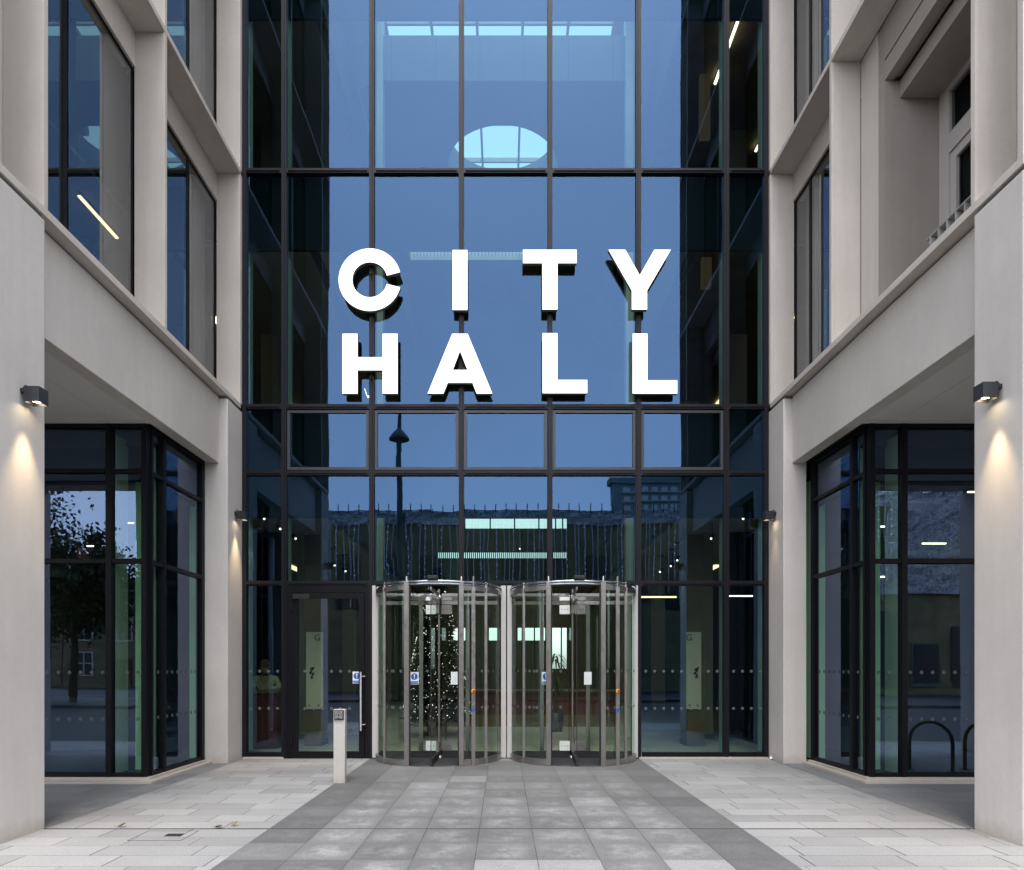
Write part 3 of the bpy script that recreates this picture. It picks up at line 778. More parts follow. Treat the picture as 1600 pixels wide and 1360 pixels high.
letter('T', [LP([(817.1, 390.5), (901.1, 390.5), (901.1, 411.1), (871, 411.1), (871, 483.6), (847.4, 483.6), (847.4, 411.1), (817.1, 411.1)])], 'white letter T in the top row with a flat crossbar')
letter('Y', [LP([(951, 390.5), (976.9, 390.5), (999.7, 430.4), (1022.4, 390.5), (1048.1, 390.5), (1011, 454), (1011, 483.6), (987.4, 483.6), (987.4, 454)])], 'white letter Y ending the top row, with forked arms')
letter('H', [LP([(535, 521.8), (558.5, 521.8), (558.5, 558.4), (597.9, 558.4), (597.9, 521.8), (621.1, 521.8), (621.1, 615.1), (597.9, 615.1), (597.9, 578.5), (558.5, 578.5), (558.5, 615.1), (535, 615.1)])], 'white letter H starting the bottom row')
apex = (718.75, 548)
letter('A', [LP([(718.75, 521.8), apex, (707.2, 578.3), (718.75, 578.3), (718.75, 598.2), (699.4, 598.2), (692.7, 615.1), (668.2, 615.1), (706.6, 521.8)]),
             LP([(718.75, 521.8), (730.7, 521.8), (769.2, 615.1), (744.7, 615.1), (738.4, 598.2), (718.75, 598.2), (718.75, 578.3), (730.6, 578.3), apex])], 'white letter A in the bottom row with a small triangular opening')
letter('L', [LP([(847.9, 520.8), (870.9, 520.8), (870.9, 593.9), (917.5, 593.9), (917.5, 614.4), (847.9, 614.4)])], 'white letter L between the letter A and the last L')
letter('L', [LP([(988.7, 521.6), (1011.7, 521.6), (1011.7, 594.5), (1058.1, 594.5), (1058.1, 615), (988.7, 615)])], 'white letter L ending the bottom row, under the Y')

# ------------------------------------------------------------------ wall lamps
def wall_lamp(s, X0, y, label, power):
    t = thing('wall_lamp', (s * X0, y + .065, 3.96), label, 'wall light', 'square black downlights on the concrete')
    xi, xo = X0 - .047, X0 - .186
    m = MB().box(s * xi, s * xo, y, y + .006, 3.96, 4.10).box(s * xi, s * xo, y + .124, y + .13, 3.96, 4.10)
    m.box(s * xi, s * (xi - .006), y + .006, y + .124, 3.96, 4.10).box(s * xo, s * (xo + .006), y + .006, y + .124, 3.96, 4.10)
    m.box(s * (xi - .006), s * (xo + .006), y + .006, y + .124, 4.05, 4.10)
    m.build('lamp_body', 'lampbody', t)
    MB().box(s * X0, s * (xi + .0), y + .02, y + .11, 4.055, 4.09).build('bracket', 'lampbody', t)
    MB().lathe([(.001, 0), (.04, 0), (.045, .01)], (s * (xi + xo) / 2, y + .065, 3.985), 16).build('lens', 'lens', t)
    MB().tube([(s * (X0 - .001), y + .05, 4.09), (s * (X0 - .03), y + .05, 4.125), (s * (xi - .03), y + .05, 4.10)], .006, 6).build('cable', 'rubber', t)
    l = bpy.data.lights.new('downlight', 'SPOT'); l.energy = power; l.color = (1., .74, .42); l.spot_size = R(56); l.spot_blend = .9; l.shadow_soft_size = .02
    lo = bpy.data.objects.new('downlight', l); COL.objects.link(lo); lo.parent = t
    lo.location = (s * ((xi + xo) / 2 - X0), 0, -.002); lo.rotation_euler = (0, R(4) * -s * -1, 0)
wall_lamp(-1, 4.40, 6.2, 'black box downlight near the street, on the pier of the left wing', 34)
wall_lamp(1, 4.48, 6.107, 'black box downlight near the street, on the pier of the right wing', 34)
wall_lamp(-1, 4.40, 11.16, 'black box downlight close to the glass, on the left end column', 32)
wall_lamp(1, 4.48, 11.17, 'black box downlight close to the glass, on the right end column', 6)

# ------------------------------------------------------------------ access post, cover, litter
ap = thing('access_post', (-2.174, 9.11, 0), 'slim pale beige post with a square push pad, standing on the paving', 'post')
B(-2.25, -2.098, 9.06, 9.16, 0, .985).build('post_body', 'post', ap, .004)
xm = (PX(522.3, 9.05) + PX(536.8, 9.05)) / 2; zm = (PZ(1110, 9.05) + PZ(1124.6, 9.05)) / 2
pad = B(xm - .064, xm + .064, 9.038, 9.059, zm - .064, zm + .064).build('pad_frame', 'rubber', ap, .008)
B(xm - .052, xm + .052, 9.030, 9.0375, zm - .052, zm + .052).build('push_pad', 'button_face', pad, .003)
m = MB().prism(disc((xm, zm), .012, 14), 9.027, 9.0297)
for sgn in (-1, 1):
    for k in range(-2, 3):
        a = R(k * 16 + (0 if sgn > 0 else 180)); m.box(xm + .034 * math.cos(a) - .003, xm + .034 * math.cos(a) + .003, 9.027, 9.0297, zm + .034 * math.sin(a) - .004, zm + .034 * math.sin(a) + .004)
for zz in (.040, -.040): m.box(xm - .024, xm + .024, 9.027, 9.0297, zm + zz - .004, zm + zz + .004)
m.build('pad_mark', 'ink', pad)

def gpt(px, py): y = F * EYE / (py - VY); return PX(px, y), y
cv = thing('inspection_cover', (*gpt(274, 1307), 0), 'flush stone inspection cover with a dark slot in the pale paving', 'inspection cover')
xa, ya = gpt(235, 1314.5); xb, yb = gpt(309, 1303.5)
m = MB().box(-3.35, -2.87, 6.085, 6.09, .0, .002).box(-3.35, -2.87, 6.44, 6.446, 0, .002).box(-3.35, -3.345, 6.09, 6.44, 0, .002).box(-2.876, -2.87, 6.09, 6.44, 0, .002)
m.build('cover_rim', 'frame_grey', cv)
B(-3.10, -2.95, 6.24, 6.33, 0, .003).build('slot', 'rubber', cv)

def leaf(px, py, sz, rz, mat, label, tilt=.5):
    x, y = gpt(px, py)
    pts = []; n = 7
    for i in range(n):
        u = i / (n - 1); wv = sz * .36 * math.sin(math.pi * u) ** .8 + .001
        pts.append((u, wv))
    m = MB(); vs = []
    for u, wv in pts:
        zc = .006 + tilt * sz * .55 * (u - .2) ** 2 * 2
        for sg in (-1, 0, 1): vs.append((sz * (u - .5), sg * wv, zc + (abs(sg) * wv * .6)))
    fs = []
    for i in range(n - 1):
        for k in range(2): a = i * 3 + k; fs.append((a, a + 1, a + 4, a + 3))
    rot = Matrix.Rotation(rz, 3, 'Z')
    m.add([tuple(rot @ Vector(v) + Vector((x, y, .004))) for v in vs], fs, 0, True)
    m.tube([tuple(rot @ Vector((-sz * .5, 0, .012)) + Vector((x, y, .004))), tuple(rot @ Vector((-sz * .8, .01, .008)) + Vector((x, y, .004)))], .002, 5)
    o = m.build('fallen_leaf', mat); tag(o, label, 'leaf', 'fallen leaves on the paving')
M['leaf_dry'] = plain('dry_leaf', (.17, .13, .06), .7, var=.4, scale=40)
M['leaf_yel'] = plain('yellow_leaf', (.15, .15, .06), .7, var=.4, scale=40)
leaf(190, 1293, .075, .4, 'leaf_yel', 'curled yellow leaf on the paving near the left pier', .6)
leaf(367, 1291, .06, 1.2, 'leaf_dry', 'brown leaf standing on the long joint, left of the dark path', .8)
leaf(341, 1294.5, .08, .1, 'leaf_dry', 'flat brown leaf lying along the long joint in the paving', .2)
leaf(1207, 1187.5, .12, .6, 'paper', 'pale scrap of leaf at the foot of the right end column', .6)
leaf(1262, 1193.5, .08, 1.4, 'leaf_dry', 'brown leaf caught by the corner of the right shopfront sill', 1.)

# ------------------------------------------------------------------ atrium behind the facade
it = thing('entrance_hall', (0, 20, 0), 'dim entrance hall behind the glass with galleries, roof lights and a round opening', 'entrance hall')
def iq(name, mb, mat): return mb.build(name, mat, it)
iq('hall_floor', B(-8.2, 8.2, D + .06, 30.2, -.05, .012), 'hall_floor')
iq('side_wall', B(-8.4, -8.2, D + .1, 30.2, 0, 17), 'hall_dark')
iq('side_wall', B(8.2, 8.4, D + .1, 30.2, 0, 17), 'hall_dark')
# rear wall with window openings
RY = 30.0
def rz(py): return PZ(py, RY)
def rx(px): return PX(px, RY)
rw = MB()
zs = [0, rz(1045), rz(1001), rz(981), rz(872.5), rz(862.5), rz(826), rz(809.5), 17]
rw.box(-8.2, 8.2, RY, RY + .2, zs[0], zs[1])
wins = [(708, 727), (764, 777), (809, 852)]
def wallrow(z0, z1, opens):
    x = -8.2
    for a, b in sorted(opens):
        rw.box(x, rx(a), RY, RY + .2, z0, z1); x = rx(b)
    rw.box(x, 8.2, RY, RY + .2, z0, z1)
wallrow(zs[1], zs[2], [(862, 886)])
wallrow(zs[2], zs[3], wins + [(862, 886)])
rw.box(-8.2, 8.2, RY, RY + .2, zs[3], zs[4])
wallrow(zs[4], zs[5], [(683, 886)])
rw.box(-8.2, 8.2, RY, RY + .2, zs[5], zs[6])
wallrow(zs[6], zs[7], [(727, 886)])
rw.box(-8.2, 8.2, RY, RY + .2, zs[7], zs[8])
iq('rear_wall', rw, 'hall_dark')
iq('rear_glass', MB().quad((-8.2, RY + .12, .1), (8.2, RY + .12, .1), (8.2, RY + .12, 9.), (-8.2, RY + .12, 9.)), 'rear_pane')
bars = MB()
for px in (766, 804, 842, 868, 879): bars.box(rx(px) - .03, rx(px) + .03, RY - .05, RY, zs[6], zs[7])
px = 684
while px < 886: bars.box(rx(px) - .02, rx(px) + .025, RY - .05, RY, zs[4], zs[5]); px += 3.1
for px in (816, 835, 877): bars.box(rx(px) - .03, rx(px) + .03, RY - .05, RY, zs[1], zs[3])
iq('window_bar', bars, 'frame')
# roof with lantern openings
RZ = 16.5
rf = MB()
def hole(x0, x1, y0, y1): return (x0, x1, y0, y1)
L1 = (-2.75, 2.6, 12.6, 21.4); L2 = (-3.4, .7, 23.6, 25.1)
rf.box(-8.4, 8.4, D + .3, L1[2], RZ, RZ + .3); rf.box(-8.4, L1[0], L1[2], L1[3], RZ, RZ + .3); rf.box(L1[1], 8.4, L1[2], L1[3], RZ, RZ + .3)
rf.box(-8.4, 8.4, L1[3], L2[2], RZ, RZ + .3); rf.box(-8.4, L2[0], L2[2], L2[3], RZ, RZ + .3); rf.box(L2[1], 8.4, L2[2], L2[3], RZ, RZ + .3)
rf.box(-8.4, 8.4, L2[3], 30.2, RZ, RZ + .3)
iq('roof', rf, 'hall_wall')
gb = MB(); x = L1[0]
while x <= L1[1] + .01: gb.box(x - .03, x + .03, L1[2], L1[3], RZ + .05, RZ + .15); x += 1.07
for y in (14.1, 15.6, 15.95, 17.3, 18.9, 20.3): gb.box(L1[0], L1[1], y - .03, y + .03, RZ + .04, RZ + .16)
x = L2[0]
while x < L2[1]: gb.box(x - .012, x + .012, L2[2], L2[3], RZ + .19, RZ + .22); x += .125
iq('roof_light_bar', gb, 'hall_wall')
iq('roof_light', MB().quad((L1[0], L1[2], RZ + .2), (L1[1], L1[2], RZ + .2), (L1[1], L1[3], RZ + .2), (L1[0], L1[3], RZ + .2)), 'roof_glass')
iq('roof_light', MB().quad((L2[0], L2[2], RZ + .25), (L2[1], L2[2], RZ + .25), (L2[1], L2[3], RZ + .25), (L2[0], L2[3], RZ + .25)), 'roof_glass')
# slab with the round opening
SY0, SY1, SZ0, SZ1, OC, OR = 15.1, 20.6, 14.5, 15.5, (-.01, 17.75), 1.42
ob = MB(); n = 48
circ = [(OC[0] + OR * math.cos(2 * math.pi * k / n), OC[1] + OR * math.sin(2 * math.pi * k / n)) for k in range(n)]
def sq(k):
    a = 2 * math.pi * k / n; c, s_ = math.cos(a), math.sin(a); hx, hy = 3.2, 2.66
    f = min(hx / abs(c) if abs(c) > 1e-6 else 1e9, hy / abs(s_) if abs(s_) > 1e-6 else 1e9)
    return (OC[0] + c * f, OC[1] + s_ * f)
vs = []; fs = []
for k in range(n):
    o_, i_ = sq(k), circ[k]
    vs += [(o_[0], o_[1], SZ0), (i_[0], i_[1], SZ0), (i_[0], i_[1], SZ1), (o_[0], o_[1], SZ1)]
for k in range(n):
    a, b = k * 4, ((k + 1) % n) * 4
    fs += [(a, a + 1, b + 1, b), (a + 1, a + 2, b + 2, b + 1), (a + 2, a + 3, b + 3, b + 2), (a + 3, a, b, b + 3)]
ob.add(vs, fs); iq('round_opening', ob, 'hall_slab')
fl = MB()
for px in (612, 681, 750, 819, 888, 957): fl.box(PX(px, SY0) - .006, PX(px, SY0) + .006, SY0 - .012, SY0 - .009 + .02, SZ0, SZ1)
iq('slab_joint', fl, 'hall_dark')
for sx in (PX(591, 15.1), PX(985, 15.1)):
    iq('column', B(sx - .12, sx + .12, 15.0, 15.24, 0, 16.5), 'paint')
for sx in (-5.4, 5.45):
    for y in (16., 20., 24.): iq('column', B(sx - .2, sx + .2, y - .2, y + .2, 0, 16.5), 'hall_wall')
for s in (-1, 1):
    for z in (4.6, 9.3, 14.02):
        iq('gallery', MB().box(s * 3.5, s * 8.2, 12.4, 29.9, z, z + .55).box(s * 3.44, s * 3.49, 12.4, 29.9, z, z + 1.1), 'hall_dark')
        iq('gallery_soffit', B(s * 3.6, s * 8.1, 12.5, 29.8, z - .06, z - .003), 'wood' if s > 0 and z > 5 else 'hall_wall')
iq('walkway', B(-3.4, 3.4, D + .2, D + .38, 4.15, 5.9), 'hall_dark')
# timber panels in the right galleries; a faint glow imitates light on them
for (pa, pb, ya, yb, Y) in ((1094, 1110, 116, 215, 13.8), (1097, 1112, 402, 448, 12.7)):
    iq('glow_panel', B(PX(pa, Y), PX(pb, Y), Y, Y + .1, PZ(yb, Y), PZ(ya, Y)), 'glow_panel')
for s in (-1, 1):
    for z, y in ((9.2, 15.), (9.2, 19.), (13.9, 18.), (4.5, 16.), (4.5, 20.)):
        iq('added_gallery_light', B(s * 6.2, s * 6.4, y, y + 1.2, z, z + .035), 'strip_dim')  # strips added under the galleries to brighten their soffits

# hall furniture
def strip_light(pts, Y0, Y1, wd, mat, label, grp='strip lights seen through the glass'):
    (xa, ya), (xb, yb) = pts
    a = Vector((PX(xa, Y0), Y0, PZ(ya, Y0))); b = Vector((PX(xb, Y1), Y1, PZ(yb, Y1)))
    t = thing('strip_light', tuple((a + b) / 2), label, 'strip light', grp)
    MB().tube([a, b], wd, 8).build('diffuser', mat, t)
    MB().tube([a + Vector((0, 0, wd * 1.6)), b + Vector((0, 0, wd * 1.6))], wd * 1.1, 8).build('housing', 'frame', t)
def run_light(y0, y1, z, X, label):
    strip_light([(VX + X * F / y0, VY - (z - EYE) * F / y0), (VX + X * F / y1, VY - (z - EYE) * F / y1)], y0, y1, .030, 'strip', label)
run_light(13.64, 12.92, 13.9, 4.49, 'longest bright strip light, high in the right gallery')
run_light(14.46, 14.14, 13.9, 4.49, 'short strip light below the longest one, right gallery')
run_light(16.35, 16.15, 13.9, 6.05, 'small bright light low in the right upper gallery beside the end mullion')
strip_light([(1057, 933), (1000, 933)], 22., 22., .03, 'strip_dim', 'warm light bar over the hall, behind the wide fixed pane')
strip_light([(1138, 931.5), (1176, 931.5)], 14., 14., .014, 'strip', 'thin white light bar behind the narrow fixed pane')
strip_light([(571, 608), (575.5, 620.5)], 13., 12.7, .02, 'strip', 'short slanting light behind the leg of letter H')
def wing_light(s, X, ya, yb, z, wd, label, mat='strip'):
    t = thing('strip_light', (s * X, (ya + yb) / 2, z), label, 'strip light', 'strip lights seen through the glass')
    B(s * (X - wd), s * (X + wd), ya, yb, z, z + .02).build('diffuser', mat, t)
    B(s * (X - wd * 1.15), s * (X + wd * 1.15), ya - .02, yb + .02, z + .021, z + .08).build('housing', 'frame', t)
# lamp in the left office: from (122,305) to (183,370)
wing_light(-1, 6.16, 9.92, 10.9, 8.38, .024, 'long yellow strip light inside the left wing office', 'strip_warm')
wing_light(-1, 6.9, 8.8, 9.3, 8.38, .012, 'short white strip light deep inside the left wing office')
def spotlight(px, py, Y, s, label):
    x, z = PX(px, Y), PZ(py, Y)
    t = thing('track_spotlight', (x, Y, z), label, 'spotlight', 'small spotlights hanging in the hall')
    d = Vector((-s * .5, -.55, -.6)).normalized(); c = Vector((x, Y, z))
    MB().tube([c - d * .14, c - d * .01], .045, 12).build('lamp_can', 'rubber', t)
    MB().tube([c - d * .008, c], .02, 12).build('spot_face', 'spot', t)
    MB().tube([c - d * .1, c - d * .1 + Vector((0, 0, .3))], .008, 6).build('stem', 'rubber', t)
    B(x - .06 + s * .04, x + .06 + s * .04, Y - .02, Y + .1, z + .38, z + .41).build('track', 'rubber', t)
for i, (px, py, Y, s, lb) in enumerate([
    (413, 811, 13.0, -1, 'white spotlight in the hall, behind the outermost left pane near the wall lamp'),
    (438, 827, 13.4, -1, 'white spotlight in the hall beside the outermost left mullion'),
    (462, 842, 14.0, -1, 'white spotlight in the hall over the swing door, nearest its hinges'),
    (523, 884, 15.5, -1, 'larger white spotlight in the hall over the swing door'),
    (540, 893, 16.2, -1, 'smallest white spotlight in the hall over the swing door'),
    (1161, 811, 13.0, 1, 'white spotlight in the hall, highest one behind the outermost right pane'),
    (1111, 842, 14.0, 1, 'white spotlight in the hall beside the outermost right mullion'),
    (1058, 876, 15.2, 1, 'white spotlight in the hall, upper one of three by the right dark edge'),
    (1048, 885, 15.6, 1, 'white spotlight in the hall, middle one of three by the right dark edge'),
    (1031, 894, 16.2, 1, 'white spotlight in the hall, lowest one of three by the right dark edge'),
    (812, 858, 19., 1, 'white slanting spotlight in front of the bright rear window strip')]):
    spotlight(px, py, Y, s, lb)

# fir tree with lights
def fir(x, y, h, rad):
    t = thing('christmas_tree', (x, y, 0), 'dark fir tree with white lights and silver baubles inside the hall', 'christmas tree')
    MB().tube([(x, y, .25), (x, y, h - .1)], [.05, .015], 8).build('trunk', 'bark', t)
    MB().lathe([(.20, 0), (.24, .3), (.20, .3), (.001, .28)], (x, y, .012), 16).build('pot', 'maroon', t)
    m = MB(); rnd = random.Random(3)
    for k in range(7000):
        u = rnd.random() ** .75; z = .35 + (h - .35) * (1 - u)
        layer = .78 + .22 * math.sin((1 - u) * 42)
        rr = rad * (u ** .72 * .96 + .03) * layer * (rnd.random() ** .4)
        a = rnd.uniform(0, 2 * math.pi); c = Vector((x + rr * math.cos(a), y + rr * math.sin(a), z + rnd.uniform(-.05, .03)))
        L = rnd.uniform(.10, .20); d = Vector((math.cos(a + rnd.uniform(-.5, .5)), math.sin(a + rnd.uniform(-.5, .5)), rnd.uniform(-.5, .25))).normalized()
        sd_ = d.cross(Vector((rnd.uniform(-1, 1), rnd.uniform(-1, 1), 1))).normalized() * rnd.uniform(.02, .035)
        m.add([c - sd_, c + sd_, c + d * L], [(0, 1, 2)])
    m.build('crown', 'needle', t)
    tw = MB(); bb_ = []
    for k in range(420):
        u = rnd.random() ** .7; z = .45 + (h - .5) * (1 - u); a = rnd.uniform(math.pi, 2 * math.pi); rr = rad * (u ** .72 * .97 + .03)
        p = Vector((x + rr * math.cos(a), y + rr * math.sin(a), z)); s_ = rnd.choice((.0045, .006, .0075))
        tw.add([p + Vector(v) * s_ for v in ((1, 0, 0), (-1, 0, 0), (0, 1, 0), (0, -1, 0), (0, 0, 1), (0, 0, -1))],
               [(0, 2, 4), (2, 1, 4), (1, 3, 4), (3, 0, 4), (2, 0, 5), (1, 2, 5), (3, 1, 5), (0, 3, 5)])
    tag(tw.build('tree_lights', 'twinkle', t), kind='stuff')
    for k in range(46):
        u = rnd.random() ** .7; z = .5 + (h - .7) * (1 - u); a = rnd.uniform(math.pi, 2 * math.pi); rr = rad * (u ** .72 + .03)
        MB().ball((x + rr * math.cos(a), y + rr * math.sin(a), z), rnd.choice((.02, .024, .03, .042)), 10).build('bauble', 'bauble', t)
fir(PX(683, 15.2), 15.2, 3.75, .78)

# reception desk, boards, plant, table
rd = thing('reception_desk', (.3, 17.9, 0), 'long maroon reception desk with a pale top behind the revolving doors', 'desk')
B(-2.3, 2.9, 17.5, 18.2, .012, .9).build('desk_body', 'maroon', rd)
B(-2.36, 2.96, 17.42, 18.26, .902, .95).build('desk_top', 'wood', rd)
B(-2.3, 2.9, 17.47, 17.498, .012, .32).build('plinth', 'wood', rd)
def text_mesh(txt, size, x, y, z, mat, parent, name):
    cu = bpy.data.curves.new('txt', 'FONT'); cu.body = txt; cu.size = size; cu.align_x = 'CENTER'; cu.align_y = 'CENTER'; cu.extrude = .001
    o = bpy.data.objects.new('txt', cu); COL.objects.link(o)
    dg = bpy.context.evaluated_depsgraph_get(); me = bpy.data.meshes.new_from_object(o.evaluated_get(dg))
    bpy.data.objects.remove(o)
    me.materials.clear(); me.materials.append(M[mat])
    me.transform(Matrix.Translation((x, y, z)) @ Matrix.Rotation(R(90), 4, 'X'))
    p = parent; off = Vector((0, 0, 0))
    while p is not None: off += p.location; p = p.parent
    me.transform(Matrix.Translation(-off))
    r_ = bpy.data.objects.new(name, me); COL.objects.link(r_); r_.parent = parent; return r_
def sign_board(pxa, pxb, Y, gpx, label, zig):
    xa, xb = PX(pxa, Y), PX(pxb, Y); z0, z1 = PZ(1108, Y), PZ(988, Y)
    t = thing('directory_board', ((xa + xb) / 2, Y, z0), label, 'sign board', 'tall pale boards fixed to timber columns')
    B(xa, xb, Y - .03, Y, z0, z1).build('board', 'board', t)
    text_mesh('G', .17, PX(gpx, Y), Y - .033, PZ(997, Y), 'ink', t, 'board_letter')
    m = MB(); pts = [(PX(a, Y - .03), PZ(b, Y - .03)) for a, b in zig]
    for (ax, az), (bx_, bz) in zip(pts, pts[1:]): m.tube([(ax, Y - .035, az), (bx_, Y - .035, bz)], .014, 6)
    m.build('board_mark', 'ink', t)
    m = MB()
    for dx_ in (.2, .75): m.prism(disc((xa + (xb - xa) * dx_, z0 + .07), .02, 10), Y - .033, Y - .03)
    m.build('board_dot', 'letter_side', t)
sign_board(479, 505, 13.2, 496.5, 'pale board with a black letter G, seen through the swing door', [(485, 1045), (491, 1043), (484, 1052), (491, 1052), (486, 1059), (489, 1060)])
sign_board(1072, 1095, 13.2, 1076, 'pale board with a black zigzag mark, seen through the wide fixed pane', [(1092, 1043), (1085, 1047), (1091, 1047), (1084, 1053), (1090, 1054), (1087, 1059), (1090, 1058)])
tc = thing('timber_column', (PX(492, 13.5), 13.5, 0), 'brown timber clad column behind the board in the swing door', 'column', 'timber clad columns in the hall')
B(PX(478, 13.3), PX(503, 13.3), 13.21, 13.7, .012, 4.1).build('cladding', 'wood', tc); B(PX(477, 13.3), PX(504, 13.3), 13.22, 13.72, .012, .1).build('plinth', 'hall_dark', tc)
tc = thing('timber_column', (PX(1085, 13.5), 13.5, 0), 'brown timber clad column behind the board in the wide fixed pane', 'column', 'timber clad columns in the hall')
B(PX(1072, 13.3), PX(1098, 13.3), 13.21, 13.7, .012, 4.1).build('cladding', 'wood', tc); B(PX(1071, 13.3), PX(1099, 13.3), 13.22, 13.72, .012, .1).build('plinth', 'hall_dark', tc)
for px, w_, mt in ((470, 12, 'hall_wall'), (1106, 16, 'hall_wall')):
    tc = thing('plain_column', (PX(px, 14.5), 14.5, 0), 'pale plastered column beside the timber one, ' + ('left' if px < 786 else 'right') + ' side of the hall', 'column')
    B(PX(px - w_ / 2, 14.5), PX(px + w_ / 2, 14.5), 14.5, 14.8, .012, 4.4).build('shaft', mt, tc); B(PX(px - w_ / 2, 14.5) - .02, PX(px + w_ / 2, 14.5) + .02, 14.48, 14.82, .012, .12).build('plinth', 'hall_dark', tc)
ct = thing('counter_table', (PX(416, 12.85), 12.85, 0), 'dark counter in front of the person in the beige jacket', 'counter')
B(PX(392, 12.8), PX(436, 12.8), 12.7, 13.15, 1.06, 1.10).build('counter_top', 'wood', ct); B(PX(394, 12.8), PX(434, 12.8), 12.75, 13.1, .012, 1.058).build('counter_front', 'maroon', ct)
pl = thing('potted_plant', (PX(868, 16.2), 16.2, 0), 'slender potted plant with drooping leaves behind the right revolving door', 'plant')
xp, yp = PX(868, 16.2), 16.2
MB().lathe([(.16, 0), (.2, .45), (.17, .45), (.001, .42)], (xp, yp, .012), 16).build('pot', 'charcoal', pl)
MB().tube([(xp, yp, .4), (xp + .02, yp, 1.5)], [.03, .015], 8).build('stem', 'bark', pl)
m = MB(); rn = random.Random(5)
for k in range(34):
    a = rn.uniform(0, 6.28); z = rn.uniform(1.0, 1.85); L = rn.uniform(.25, .45); n_ = 6; vs = []; fs = []
    for i in range(n_):
        u = i / (n_ - 1); rr = L * u; zz = z + .15 * u - .45 * u * u; wv = .022 * math.sin(math.pi * (u * .9 + .1)) + .002
        for sg in (-1, 1): vs.append((xp + rr * math.cos(a) - sg * wv * math.sin(a), yp + rr * math.sin(a) + sg * wv * math.cos(a), zz))
    for i in range(n_ - 1): fs.append((i * 2, i * 2 + 1, i * 2 + 3, i * 2 + 2))
    m.add(vs, fs)
m.build('foliage', 'leaf', pl)

